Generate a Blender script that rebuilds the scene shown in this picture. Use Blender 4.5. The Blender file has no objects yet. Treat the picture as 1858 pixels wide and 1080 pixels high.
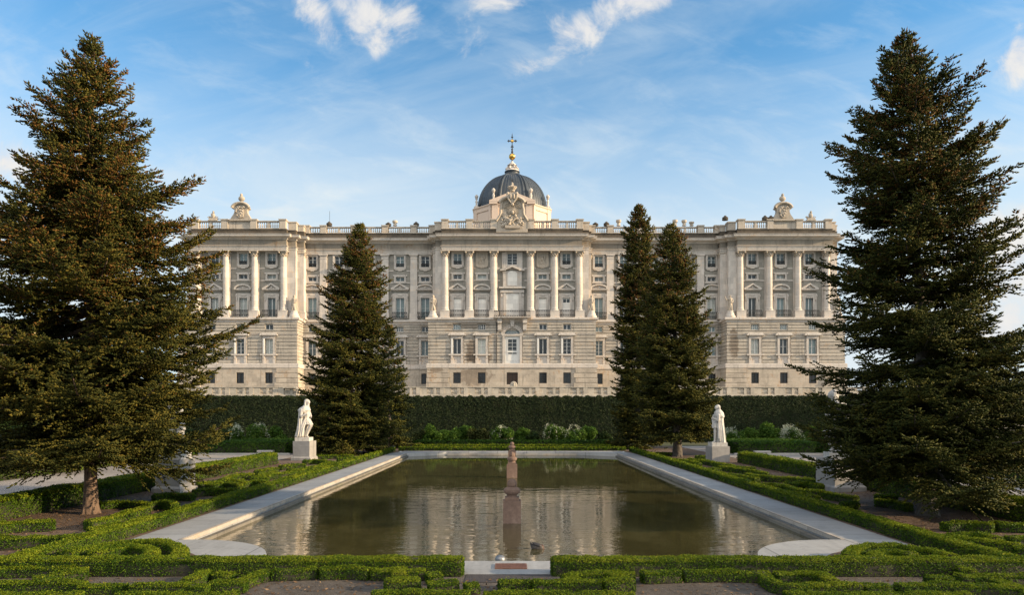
import bpy, bmesh, math, random
import numpy as np
from mathutils import Vector, Matrix
R = math.radians
C = bpy.context.scene.collection
scene = bpy.context.scene

# ------------------------------------------------------------------ camera, world, sun, exposure
F = 1239.0          # focal length in photo pixels (photo 1858 wide)
EYE = 3.2           # eye height over the garden walks
HOR = 750.0         # photo row of the horizon
cam_d = bpy.data.cameras.new('camera')
cam_d.sensor_width = 36.0
cam_d.lens = 36.0 * F / 1858.0
cam_d.shift_y = (HOR - 540.0) / 1858.0
cam_d.clip_start = 0.2
cam_d.clip_end = 4000
cam = bpy.data.objects.new('camera', cam_d)
cam.location = (0, 0, EYE)
cam.rotation_euler = (R(90), 0, 0)
C.objects.link(cam)
scene.camera = cam

SUN_EL, SUN_AZ = R(15.0), R(100.0)      # azimuth from +Y (into the picture) towards +X (right)
sun_dir = Vector((math.sin(SUN_AZ) * math.cos(SUN_EL), math.cos(SUN_AZ) * math.cos(SUN_EL), math.sin(SUN_EL)))
sd = bpy.data.lights.new('sun', 'SUN')
sd.energy = 4.6
sd.angle = R(0.6)
sd.color = (1.0, 0.76, 0.48)
so = bpy.data.objects.new('sun', sd)
so.rotation_euler = (-sun_dir).to_track_quat('-Z', 'Y').to_euler()
so.location = (60, -20, 60)
C.objects.link(so)

scene.view_settings.view_transform = 'Standard'
scene.view_settings.look = 'None'
scene.view_settings.exposure = 1.0
scene.view_settings.gamma = 1.0


class NT:
    """small helper to write node trees"""
    def __init__(s, tree):
        s.t = tree
        s.n = tree.nodes
        s.l = tree.links

    def new(s, kind, **kw):
        n = s.n.new(kind)
        for k, v in kw.items():
            setattr(n, k, v)
        return n

    def put(s, sock, v):
        if isinstance(v, bpy.types.NodeSocket):
            s.l.new(v, sock)
        elif v is not None:
            sock.default_value = v

    def math(s, op, a, b=None, c=None, clamp=False):
        n = s.new('ShaderNodeMath', operation=op, use_clamp=clamp)
        s.put(n.inputs[0], a)
        if b is not None:
            s.put(n.inputs[1], b)
        if c is not None:
            s.put(n.inputs[2], c)
        return n.outputs[0]

    def mix(s, fac, a, b, mode='MIX'):
        n = s.new('ShaderNodeMix', data_type='RGBA', blend_type=mode)
        s.put(n.inputs[0], fac)
        s.put(n.inputs[6], a)
        s.put(n.inputs[7], b)
        return n.outputs[2]

    def noise(s, vec, scale, detail=4, rough=0.55, dist=0.0):
        n = s.new('ShaderNodeTexNoise')
        s.put(n.inputs['Vector'], vec)
        n.inputs['Scale'].default_value = scale
        n.inputs['Detail'].default_value = detail
        n.inputs['Roughness'].default_value = rough
        n.inputs['Distortion'].default_value = dist
        return n.outputs[0]

    def smooth(s, v, lo, hi, a=0.0, b=1.0):
        n = s.new('ShaderNodeMapRange', interpolation_type='SMOOTHSTEP')
        s.put(n.inputs[0], v)
        for k, q in zip((1, 2, 3, 4), (lo, hi, a, b)):
            n.inputs[k].default_value = q
        return n.outputs[0]

    def ramp(s, fac, stops):
        n = s.new('ShaderNodeValToRGB')
        s.put(n.inputs[0], fac)
        e = n.color_ramp.elements
        while len(e) < len(stops):
            e.new(0.5)
        for q, (p, c) in zip(e, stops):
            q.position = p
            q.color = (*c, 1)
        return n.outputs[0]

    def sep(s, v):
        n = s.new('ShaderNodeSeparateXYZ')
        s.put(n.inputs[0], v)
        return n.outputs

    def comb(s, x, y, z):
        n = s.new('ShaderNodeCombineXYZ')
        for i, q in enumerate((x, y, z)):
            s.put(n.inputs[i], q)
        return n.outputs[0]


def make_world():
    w = bpy.data.worlds.new('World')
    scene.world = w
    w.use_nodes = True
    t = NT(w.node_tree)
    t.n.clear()
    out = t.new('ShaderNodeOutputWorld')
    bg = t.new('ShaderNodeBackground')
    bg.inputs[1].default_value = 0.13
    t.l.new(bg.outputs[0], out.inputs[0])
    sky = t.new('ShaderNodeTexSky', sky_type='NISHITA')
    sky.sun_disc = False
    sky.sun_elevation = SUN_EL
    sky.sun_rotation = SUN_AZ
    sky.air_density = 1.0
    sky.dust_density = 0.6
    sky.ozone_density = 2.0
    d = t.new('ShaderNodeTexCoord').outputs['Generated']
    x, y, z = t.sep(d)
    yy = t.math('MAXIMUM', t.math('ABSOLUTE', y), 0.12)
    u = t.math('DIVIDE', x, yy)
    v = t.math('DIVIDE', z, yy)
    uv = t.comb(u, v, t.math('SIGN', y))
    # ---- thin high cloud, drawn out sideways
    ci = t.noise(t.comb(t.math('MULTIPLY', u, 1.6), t.math('MULTIPLY_ADD', u, -1.1, t.math('MULTIPLY', v, 5.2)), 3.7), 1.5, 7, 0.6, 0.7)
    ci = t.smooth(ci, 0.36, 0.80)
    ci2 = t.noise(t.comb(t.math('MULTIPLY', u, 2.2), t.math('MULTIPLY_ADD', u, 1.4, t.math('MULTIPLY', v, 6.0)), 9.1), 3.2, 7, 0.62, 0.4)
    ci = t.math('ADD', t.math('MULTIPLY', ci, 0.5), t.math('MULTIPLY', t.smooth(ci2, 0.45, 0.75), 0.34))
    low = t.smooth(z, 0.19, 0.47, 1.0, 0.0)                      # paler towards the horizon
    veil = t.math('ADD', t.math('MULTIPLY', low, 0.80), t.math('MULTIPLY', ci, 0.60), clamp=True)
    # ---- puffs of cumulus: (u, v, half sizes, tilt, weight)
    puffs = [(-.283, .580, .022, .046, .50, 1.0), (-.222, .585, .046, .030, -.62, 1.05), (-.190, .560, .018, .03, -.4, .9), (-.163, .578, .028, .026, -.5, .92),
             (.115, .572, .092, .024, .62, .95), (.190, .607, .075, .020, .25, 1.0), (.075, .55, .04, .035, .3, .72), (-.062, .556, .024, .03, 0, .60), (-.02, .60, .05, .02, 0, .52),
             (-.286, .49, .012, .026, .4, .66),
             (.742, .525, .028, .038, -.35, 1.05), (.75, .22, .10, .075, 0, 1.0), (.72, .12, .10, .07, 0, .9), (-.755, .37, .05, .035, 0, .85), (-.77, .30, .05, .04, 0, .8),
             (-.62, .02, .3, .05, 0, .7)]
    nz = t.noise(uv, 13, 11, 0.64, 0.45)
    mask = None
    for cu, cv, su, sv, a, wgt in puffs:
        du = t.math('SUBTRACT', u, cu)
        dv = t.math('SUBTRACT', v, cv)
        p = t.math('MULTIPLY', t.math('MULTIPLY_ADD', du, math.cos(a), t.math('MULTIPLY', dv, math.sin(a))), 1 / su)
        q = t.math('MULTIPLY', t.math('MULTIPLY_ADD', dv, math.cos(a), t.math('MULTIPLY', du, -math.sin(a))), 1 / sv)
        r2 = t.math('ADD', t.math('MULTIPLY', p, p), t.math('MULTIPLY', q, q))
        g = t.math('MULTIPLY', t.math('POWER', 2.718, t.math('MULTIPLY', r2, -0.55)), wgt)
        mask = g if mask is None else t.math('MAXIMUM', mask, g)
    mask = t.math('MULTIPLY', mask, t.math('GREATER_THAN', y, 0.05))
    val = t.math('ADD', mask, t.math('MULTIPLY', t.math('SUBTRACT', nz, 0.5), 2.6))
    puff = t.math('MULTIPLY', t.smooth(val, 0.28, 1.08), t.smooth(mask, 0.02, 0.5))
    tint = t.new('ShaderNodeMix', data_type='RGBA', blend_type='MULTIPLY')
    tint.inputs[0].default_value = 1.0
    t.l.new(sky.outputs[0], tint.inputs[6])
    tint.inputs[7].default_value = (SKY_TINT[0], SKY_TINT[1], SKY_TINT[2], 1)
    c = t.mix(veil, tint.outputs[2], (2.95, 3.3, 3.5, 1))
    shade = t.mix(t.smooth(nz, 0.35, 0.65), (2.9, 2.95, 3.1, 1), (3.45, 3.35, 3.2, 1))
    c = t.mix(t.math('MULTIPLY', puff, 0.93), c, shade)
    # unseen bright cloud bank behind the viewer, added to lift the ambient light
    north = t.math('MULTIPLY', t.smooth(y, -0.45, 0.10, 1.0, 0.0), t.smooth(z, 0.30, 0.62))
    bank = t.smooth(t.noise(d, 2.4, 8, 0.6, 0.4), 0.30, 0.62, 0.35, 1.0)
    c = t.mix(t.math('MULTIPLY', north, bank), c, (NORTH_FILL[0], NORTH_FILL[1], NORTH_FILL[2], 1))
    t.l.new(c, bg.inputs[0])


SKY_TINT = (0.54, 0.91, 1.03)
NORTH_FILL = (10.6, 9.8, 8.8)
make_world()

# ------------------------------------------------------------------ helpers: meshes


class MB:
    """collects shapes and links them as ONE mesh object"""
    def __init__(s):
        s.v = []
        s.f = []

    def add(s, vs, fs):
        o = len(s.v)
        s.v.extend([tuple(p) for p in vs])
        s.f.extend([tuple(i + o for i in f) for f in fs])
        return s

    def box(s, x0, x1, y0, y1, z0, z1):
        return s.add([(x0, y0, z0), (x1, y0, z0), (x1, y1, z0), (x0, y1, z0), (x0, y0, z1), (x1, y0, z1), (x1, y1, z1), (x0, y1, z1)],
                     [(3, 2, 1, 0), (4, 5, 6, 7), (0, 1, 5, 4), (1, 2, 6, 5), (2, 3, 7, 6), (3, 0, 4, 7)])

    def frustum(s, cx, cy, z0, z1, a0, b0, a1, b1):
        q = [(cx - a0, cy - b0, z0), (cx + a0, cy - b0, z0), (cx + a0, cy + b0, z0), (cx - a0, cy + b0, z0),
             (cx - a1, cy - b1, z1), (cx + a1, cy - b1, z1), (cx + a1, cy + b1, z1), (cx - a1, cy + b1, z1)]
        return s.add(q, [(3, 2, 1, 0), (4, 5, 6, 7), (0, 1, 5, 4), (1, 2, 6, 5), (2, 3, 7, 6), (3, 0, 4, 7)])

    def prism(s, pts, a, b, axis='y'):
        n = len(pts)
        if axis == 'y':
            vs = [(p, a, q) for p, q in pts] + [(p, b, q) for p, q in pts]
        elif axis == 'x':
            vs = [(a, p, q) for p, q in pts] + [(b, p, q) for p, q in pts]
        else:
            vs = [(p, q, a) for p, q in pts] + [(p, q, b) for p, q in pts]
        fs = [tuple(range(n)), tuple(range(2 * n - 1, n - 1, -1))]
        fs += [(i, i + n, (i + 1) % n + n, (i + 1) % n) for i in range(n)]
        return s.add(vs, fs)

    def lathe(s, prof, cx=0, cy=0, n=16, z0=0.0, a0=0.0):
        vs, fs = [], []
        for r, z in prof:
            for k in range(n):
                t = a0 + 2 * math.pi * k / n
                vs.append((cx + r * math.cos(t), cy + r * math.sin(t), z0 + z))
        m = len(prof)
        for i in range(m - 1):
            for k in range(n):
                fs.append((i * n + k, i * n + (k + 1) % n, (i + 1) * n + (k + 1) % n, (i + 1) * n + k))
        fs.append(tuple(range(n - 1, -1, -1)))
        fs.append(tuple(range((m - 1) * n, m * n)))
        return s.add(vs, fs)

    def tube(s, pts, rad, n=6, cap=True):
        pts = [Vector(p) for p in pts]
        vs, fs = [], []
        for i, p in enumerate(pts):
            d = (pts[min(i + 1, len(pts) - 1)] - pts[max(i - 1, 0)]).normalized()
            a = d.cross(Vector((0, 0, 1)))
            if a.length < 0.05:
                a = d.cross(Vector((1, 0, 0)))
            a.normalize()
            b = d.cross(a)
            r = rad[i] if hasattr(rad, '__len__') else rad
            for k in range(n):
                t = 2 * math.pi * k / n
                vs.append(p + a * (r * math.cos(t)) + b * (r * math.sin(t)))
        for i in range(len(pts) - 1):
            for k in range(n):
                fs.append((i * n + k, i * n + (k + 1) % n, (i + 1) * n + (k + 1) % n, (i + 1) * n + k))
        if cap:
            fs.append(tuple(range(n - 1, -1, -1)))
            fs.append(tuple(range((len(pts) - 1) * n, len(pts) * n)))
        return s.add(vs, fs)

    def ball(s, c, r, nu=12, nv=8, rot=None):
        if not hasattr(r, '__len__'):
            r = (r, r, r)
        vs, fs = [], []
        for i in range(nv + 1):
            th = math.pi * i / nv
            for k in range(nu):
                ph = 2 * math.pi * k / nu
                p = Vector((r[0] * math.sin(th) * math.cos(ph), r[1] * math.sin(th) * math.sin(ph), r[2] * math.cos(th)))
                if rot is not None:
                    p = rot @ p
                vs.append((c[0] + p.x, c[1] + p.y, c[2] + p.z))
        for i in range(nv):
            for k in range(nu):
                fs.append((i * nu + k, (i + 1) * nu + k, (i + 1) * nu + (k + 1) % nu, i * nu + (k + 1) % nu))
        return s.add(vs, fs)

    def sweep(s, path, prof, caps=True):
        """moulding: plan path (x,y), profile (out,z); out is to the right-hand side of the walk"""
        n = len(path)
        offs = []
        for i in range(n):
            def nrm(a, b):
                dx, dy = b[0] - a[0], b[1] - a[1]
                L = math.hypot(dx, dy)
                return (dy / L, -dx / L)
            if i == 0:
                o = nrm(path[0], path[1])
            elif i == n - 1:
                o = nrm(path[-2], path[-1])
            else:
                a, b = nrm(path[i - 1], path[i]), nrm(path[i], path[i + 1])
                k = 1 + a[0] * b[0] + a[1] * b[1]
                k = max(k, 0.3)
                o = ((a[0] + b[0]) / k, (a[1] + b[1]) / k)
            offs.append(o)
        m = len(prof)
        vs = [(p[0] + o[0] * q, p[1] + o[1] * q, z) for p, o in zip(path, offs) for q, z in prof]
        fs = []
        for i in range(n - 1):
            for j in range(m - 1):
                fs.append((i * m + j, (i + 1) * m + j, (i + 1) * m + j + 1, i * m + j + 1))
        if caps:
            fs.append(tuple(range(m - 1, -1, -1)))
            fs.append(tuple(range((n - 1) * m, n * m)))
        return s.add(vs, fs)

    def wall(s, x0, x1, z0, z1, y0, y1, holes=()):
        """slab with rectangular holes (x0,x1,z0,z1)"""
        zs = sorted({z0, z1} | {min(max(h[k], z0), z1) for h in holes for k in (2, 3)})
        for a, b in zip(zs[:-1], zs[1:]):
            if b - a < 1e-4:
                continue
            m = (a + b) / 2
            cuts = sorted((max(h[0], x0), min(h[1], x1)) for h in holes if h[2] < m < h[3] and h[1] > x0 and h[0] < x1)
            x = x0
            for c, d in cuts:
                if c > x + 1e-4:
                    s.box(x, c, y0, y1, a, b)
                x = max(x, d)
            if x < x1 - 1e-4:
                s.box(x, x1, y0, y1, a, b)
        return s

    def mesh(s, name, mat, smooth=None):
        me = bpy.data.meshes.new(name)
        me.from_pydata(s.v, [], s.f)
        if mat is not None:
            me.materials.append(mat)
        if smooth is not None:
            me.polygons.foreach_set('use_smooth', [True] * len(me.polygons))
            me.set_sharp_from_angle(angle=R(smooth))
        me.update()
        return me

    def build(s, name, mat, parent=None, loc=(0, 0, 0), smooth=None):
        return put(name, s.mesh(name, mat, smooth), parent, loc)


def put(name, me, parent=None, loc=(0, 0, 0), rz=0.0, scale=None):
    o = bpy.data.objects.new(name, me)
    C.objects.link(o)
    o.location = loc
    o.rotation_euler = (0, 0, rz)
    if scale is not None:
        o.scale = scale
    if parent is not None:
        o.parent = parent
    return o


def tag(o, label, cat, group=None):
    o['label'] = label
    o['category'] = cat
    if group:
        o['group'] = group
    return o


def kind(o, k):
    o['kind'] = k
    return o


def thing(name, loc, label, cat, group=None, rz=0.0):
    return tag(put(name, None, None, loc, rz), label, cat, group)


def copy_tree(o, parent=None):
    c = o.copy()
    C.objects.link(c)
    if parent is not None:
        c.parent = parent
    for ch in list(o.children):
        copy_tree(ch, c)
    return c


def np_mesh(name, V, Fq, mat, smooth=False, mats=None, mi=None):
    """fast mesh from arrays; Fq is (n,3) or (n,4)"""
    me = bpy.data.meshes.new(name)
    V = np.ascontiguousarray(V, dtype=np.float32)
    Fq = np.ascontiguousarray(Fq, dtype=np.int32)
    k = Fq.shape[1]
    me.vertices.add(len(V))
    me.vertices.foreach_set('co', V.ravel())
    me.loops.add(Fq.size)
    me.loops.foreach_set('vertex_index', Fq.ravel())
    me.polygons.add(len(Fq))
    me.polygons.foreach_set('loop_start', np.arange(0, Fq.size, k, dtype=np.int32))
    for m in (mats or [mat]):
        me.materials.append(m)
    if mi is not None:
        me.polygons.foreach_set('material_index', np.ascontiguousarray(mi, dtype=np.int32))
    if smooth:
        me.polygons.foreach_set('use_smooth', np.ones(len(Fq), dtype=bool))
    me.update(calc_edges=True)
    return me


# ------------------------------------------------------------------ materials
def new_mat(name):
    m = bpy.data.materials.new(name)
    m.use_nodes = True
    t = NT(m.node_tree)
    b = t.n['Principled BSDF']
    return m, t, b


def stone(name, col, var=0.25, stain=(0.5, 0.36, 0.22), stain_amt=0.35, rough=0.8, block=None, grime=0.3, spot=None, scale=1.0):
    m, t, b = new_mat(name)
    co = t.new('ShaderNodeTexCoord').outputs['Object']
    x, y, z = t.sep(co)
    big = t.noise(co, 0.35 * scale, 5, 0.6)
    fine = t.noise(co, 3.2 * scale, 6, 0.65)
    grain = t.noise(co, 22 * scale, 3, 0.6)
    streak = t.noise(t.comb(t.math('MULTIPLY', t.math('ADD', x, t.math('MULTIPLY', y, 0.7)), 1.6 * scale), 0.0, t.math('MULTIPLY', z, 0.16 * scale)), 1.0, 6, 0.65)
    v = t.math('ADD', t.math('MULTIPLY', big, 0.45), t.math('ADD', t.math('MULTIPLY', fine, 0.35), t.math('MULTIPLY', grain, 0.2)))
    lo = tuple(q * (1 - var) for q in col)
    hi = tuple(min(1, q * (1 + var * 0.8)) for q in col)
    c = t.ramp(v, [(0.33, lo), (0.5, col), (0.68, hi)])
    if block:
        br = t.new('ShaderNodeTexBrick')
        t.put(br.inputs['Vector'], t.comb(t.math('ADD', x, y), z, 0.0))
        br.inputs['Color1'].default_value = (1.12, 1.08, 1.03, 1)
        br.inputs['Color2'].default_value = (0.80, 0.77, 0.74, 1)
        br.inputs['Mortar'].default_value = (0.55, 0.50, 0.46, 1)
        br.inputs['Scale'].default_value = 1.0
        br.inputs['Mortar Size'].default_value = block[2]
        br.inputs['Brick Width'].default_value = block[0]
        br.inputs['Row Height'].default_value = block[1]
        br.inputs['Bias'].default_value = 0.1
        c = t.mix(0.8, c, br.outputs['Color'], 'MULTIPLY')
    sm = t.math('MULTIPLY', t.smooth(t.math('ADD', t.math('MULTIPLY', fine, 0.5), t.math('MULTIPLY', big, 0.5)), 0.52, 0.66), stain_amt)
    c = t.mix(sm, c, tuple(q * w * 1.2 for q, w in zip(col, stain)) + (1,))
    g = t.math('MULTIPLY', t.smooth(streak, 0.52, 0.72), grime)
    c = t.mix(g, c, tuple(q * 0.42 for q in col) + (1,))
    if spot:
        for sx, sz, rx, rz, amt in spot:
            dx = t.math('MULTIPLY', t.math('SUBTRACT', x, sx), 1 / rx)
            dz = t.math('MULTIPLY', t.math('SUBTRACT', z, sz), 1 / rz)
            r = t.math('SQRT', t.math('ADD', t.math('MULTIPLY', dx, dx), t.math('MULTIPLY', dz, dz)))
            r = t.math('ADD', r, t.math('MULTIPLY', t.math('SUBTRACT', t.noise(co, 0.9, 6, 0.7), 0.5), 2.2))
            c = t.mix(t.math('MULTIPLY', t.smooth(r, 0.7, 1.05, 1, 0), amt), c, (0.085, 0.055, 0.033, 1))
    t.l.new(c, b.inputs['Base Color'])
    b.inputs['Roughness'].default_value = rough
    b.inputs['Specular IOR Level'].default_value = 0.25
    bp = t.new('ShaderNodeBump')
    bp.inputs['Strength'].default_value = 0.35
    bp.inputs['Distance'].default_value = 0.03 / scale
    t.l.new(t.math('ADD', fine, t.math('MULTIPLY', grain, 0.5)), bp.inputs['Height'])
    t.l.new(bp.outputs[0], b.inputs['Normal'])
    return m


def plain(name, col, rough=0.5, metal=0.0, var=0.15, scale=6.0, spec=0.4):
    m, t, b = new_mat(name)
    co = t.new('ShaderNodeTexCoord').outputs['Object']
    v = t.noise(co, scale, 5, 0.6)
    t.l.new(t.ramp(v, [(0.3, tuple(q * (1 - var) for q in col)), (0.7, tuple(min(1, q * (1 + var)) for q in col))]), b.inputs['Base Color'])
    b.inputs['Roughness'].default_value = rough
    b.inputs['Metallic'].default_value = metal
    b.inputs['Specular IOR Level'].default_value = spec
    return m


def foliage(name, stops, trans=0.25, rough=0.55, tip=None, tipz=(0, 1), tip_amt=0.5):
    """leaf colour varies from leaf to leaf; 'tip' colours cones and new growth, in clumps painted as sunlit patches, more between heights tipz"""
    m, t, b = new_mat(name)
    geo = t.new('ShaderNodeNewGeometry')
    rnd = geo.outputs['Random Per Island']
    co = t.new('ShaderNodeTexCoord').outputs['Object']
    patch = t.noise(co, 0.9, 4, 0.6)
    fac = t.math('ADD', t.math('MULTIPLY', rnd, 0.6), t.math('MULTIPLY', t.smooth(patch, 0.3, 0.7), 0.4))
    c = t.ramp(fac, stops)
    if tip:
        z = t.sep(co)[2]
        h = t.smooth(z, tipz[0], tipz[1])
        r2 = t.math('FRACT', t.math('MULTIPLY', rnd, 37.7))
        k = t.math('LESS_THAN', r2, t.math('MULTIPLY', t.math('MULTIPLY', h, tip_amt), t.smooth(t.noise(co, 0.75, 4, 0.6), 0.44, 0.62, 0.15, 2.0)))  # clumps of cone brown also stand in for warm sunlit patches
        c = t.mix(k, c, tip + (1,))
    t.l.new(c, b.inputs['Base Color'])
    b.inputs['Roughness'].default_value = rough
    b.inputs['Specular IOR Level'].default_value = 0.06
    if trans > 0:
        tr = t.new('ShaderNodeBsdfTranslucent')
        t.l.new(t.mix(1.0, c, (1.0, 1.0, 0.55, 1), 'MULTIPLY'), tr.inputs[0])
        mx = t.new('ShaderNodeMixShader')
        mx.inputs[0].default_value = trans
        t.l.new(b.outputs[0], mx.inputs[1])
        t.l.new(tr.outputs[0], mx.inputs[2])
        t.l.new(mx.outputs[0], t.n['Material Output'].inputs[0])
    return m
# ------------------------------------------------------------------ ground, walks, pool
def G(px, py, h=0.0):
    """ground point (or point at height h) seen at a photo pixel"""
    Y = (EYE - h) * F / (py - HOR)
    return ((px - 929.0) * Y / F, Y)


def ground_mat(name, c0, c1, scale, speck=None, rough=0.95):
    m, t, b = new_mat(name)
    co = t.new('ShaderNodeTexCoord').outputs['Object']
    a = t.noise(co, 0.35 * scale, 6, 0.65)
    f = t.noise(co, 6.0 * scale, 6, 0.7)
    g = t.noise(co, 45 * scale, 2, 0.5)
    v = t.math('ADD', t.math('MULTIPLY', a, 0.5), t.math('ADD', t.math('MULTIPLY', f, 0.3), t.math('MULTIPLY', g, 0.2)))
    c = t.ramp(v, [(0.36, c0), (0.64, c1)])
    if speck:
        vo = t.new('ShaderNodeTexVoronoi')
        vo.inputs['Scale'].default_value = speck[0]
        t.put(vo.inputs['Vector'], co)
        k = t.math('MULTIPLY', t.math('LESS_THAN', vo.outputs['Distance'], speck[1]), t.math('GREATER_THAN', f, 0.52))
        c = t.mix(t.math('MULTIPLY', k, 0.8), c, speck[2] + (1,))
    t.l.new(c, b.inputs['Base Color'])
    b.inputs['Roughness'].default_value = rough
    b.inputs['Specular IOR Level'].default_value = 0.15
    bp = t.new('ShaderNodeBump')
    bp.inputs['Strength'].default_value = 0.6
    bp.inputs['Distance'].default_value = 0.03
    t.l.new(t.math('ADD', f, g), bp.inputs['Height'])
    t.l.new(bp.outputs[0], b.inputs['Normal'])
    return m


M = {}
M['earth'] = ground_mat('earth', (.075, .05, .038), (.16, .115, .085), 1.0, (9, .13, (.28, .2, .13)))
M['gravel_soil'] = ground_mat('gravel_soil', (.055, .046, .039), (.125, .108, .092), 1.4, (14, .14, (.24, .22, .19)))
M['land'] = ground_mat('land', (.05, .06, .03), (.13, .12, .07), 0.3)
M['gravel_walk'] = ground_mat('gravel_walk', (.20, .18, .165), (.32, .29, .265), 0.8)
M['slate_path'] = ground_mat('slate_path', (.05, .046, .048), (.085, .078, .078), 1.2)


def slab_mat(name, col, axis, joint, var=0.34):
    """pool walk: pale slabs with worn cross streaks and joints every few metres"""
    m, t, b = new_mat(name)
    co = t.new('ShaderNodeTexCoord').outputs['Object']
    x, y, z = t.sep(co)
    a = t.noise(co, 0.6, 6, 0.65)
    f = t.noise(co, 9, 5, 0.7)
    st = t.noise(t.comb(t.math('MULTIPLY', x, 0.7 if axis == 'y' else 5), t.math('MULTIPLY', y, 5 if axis == 'y' else 0.7), 0.0), 1.0, 6, 0.7)
    v = t.math('ADD', t.math('MULTIPLY', a, 0.4), t.math('ADD', t.math('MULTIPLY', f, 0.25), t.math('MULTIPLY', st, 0.35)))
    c = t.ramp(v, [(0.34, tuple(q * (1 - var) for q in col)), (0.5, col), (0.66, tuple(q * (1 + var * .6) for q in col))])
    p = y if axis == 'y' else x
    fr = t.math('FRACT', t.math('MULTIPLY', p, 1 / joint))
    j = t.math('LESS_THAN', t.math('ABSOLUTE', t.math('SUBTRACT', fr, 0.5)), 0.02 / joint)
    c = t.mix(t.math('MULTIPLY', j, 0.85), c, tuple(q * .35 for q in col) + (1,))
    dk = t.smooth(t.noise(co, 1.7, 7, 0.78), 0.54, 0.70)
    c = t.mix(t.math('MULTIPLY', dk, 0.65), c, tuple(q * .45 for q in col) + (1,))
    wn = t.new('ShaderNodeTexWhiteNoise', noise_dimensions='2D')
    t.put(wn.inputs['Vector'], t.comb(t.math('FLOOR', t.math('MULTIPLY_ADD', p, 1 / joint, 0.5)), t.math('FLOOR', t.math('MULTIPLY', x if axis == 'y' else y, 1.0)), 0.0))
    c = t.mix(t.math('MULTIPLY', wn.outputs['Value'], 0.30), c, tuple(q * .55 for q in col) + (1,))
    t.l.new(c, b.inputs['Base Color'])
    b.inputs['Roughness'].default_value = 0.7
    b.inputs['Specular IOR Level'].default_value = 0.3
    bp = t.new('ShaderNodeBump')
    bp.inputs['Strength'].default_value = 0.3
    bp.inputs['Distance'].default_value = 0.01
    t.l.new(t.math('ADD', f, st), bp.inputs['Height'])
    t.l.new(bp.outputs[0], b.inputs['Normal'])
    return m


M['walk'] = slab_mat('walk', (.26, .265, .27), 'y', 2.4)
M['walk_end'] = slab_mat('walk_end', (.30, .30, .295), 'x', 2.4)
M['kerb'] = stone('kerb', (.34, .315, .28), 0.35, block=(0.95, 3.0, 0.012), grime=0.5, stain_amt=0.5)

HW_IN, HW_OUT = 8.35, 9.65         # half widths: water edge of the walk, hedge edge of the walk
Y_NEAR, Y_NEAR_OUT, Y_FAR, Y_FAR_OUT = 14.75, 13.55, 54.0, 57.6
WATER = -0.25

# pool outline, anticlockwise from the near side; round platforms bite into the near corners
PR, PCX, PCY = 2.55, 8.0, 14.7
arc_r, arc_l = [], []
for k in range(21):
    a = R(180) - R(98) * k / 20
    X, Y = PCX + PR * math.cos(a), PCY + PR * math.sin(a)
    if Y >= Y_NEAR - 0.001 and X <= HW_IN:
        arc_r.append((X, Y))
arc_r = [(arc_r[0][0], Y_NEAR)] + arc_r[1:] + [(HW_IN, arc_r[-1][1])]
arc_l = [(-x, y) for x, y in reversed(arc_r)]
POOL = arc_r + [(HW_IN, Y_FAR), (5.4, Y_FAR + 2.2), (-5.4, Y_FAR + 2.2), (-HW_IN, Y_FAR)] + arc_l


def sheet(name, pts, z, mat, k='structure'):
    mb = MB().add([(x, y, z) for x, y in pts], [tuple(range(len(pts)))])
    return kind(mb.build(name, mat), k)


# the land, with a hole for the pool basin: four big sheets round it, one mesh
mb = MB()
BIG = 1500
for a in ((-BIG, BIG, -60, Y_NEAR_OUT + .3), (-BIG, BIG, Y_FAR_OUT - .3, BIG), (-BIG, -HW_OUT + .3, Y_NEAR_OUT + .3, Y_FAR_OUT - .3), (HW_OUT - .3, BIG, Y_NEAR_OUT + .3, Y_FAR_OUT - .3)):
    x0, x1, y0, y1 = a
    mb.add([(x0, y0, -.02), (x1, y0, -.02), (x1, y1, -.02), (x0, y1, -.02)], [(0, 1, 2, 3)])
kind(mb.build('ground', M['land']), 'structure')
for nm, q in (('garden_bed', (-16.0, 16.0, 4, Y_NEAR_OUT + .2)), ('garden_bed', (-16.0, -HW_OUT + .2, Y_NEAR_OUT + .2, 66)), ('garden_bed', (HW_OUT - .2, 16.0, Y_NEAR_OUT + .2, 66)), ('garden_bed', (-HW_OUT + .2, HW_OUT - .2, Y_FAR_OUT - .2, 66))):
    sheet(nm, [(q[0], q[2]), (q[1], q[2]), (q[1], q[3]), (q[0], q[3])], -.012, M['gravel_soil' if q[2] == 4 else 'earth'])
for s in (-1, 1):
    sheet('gravel_path', [(s * 15.9, 0), (s * 24, 0), (s * 24, 66), (s * 15.9, 66)][::s], .0, M['gravel_walk'])

# walk round the pool: slabs as ring, split in side walks, far walk, near sill and round platforms
def walk_piece(name, pts, mat):
    return kind(MB().prism(pts, -.75, 0.0, 'z').build(name, mat), 'structure')


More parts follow.
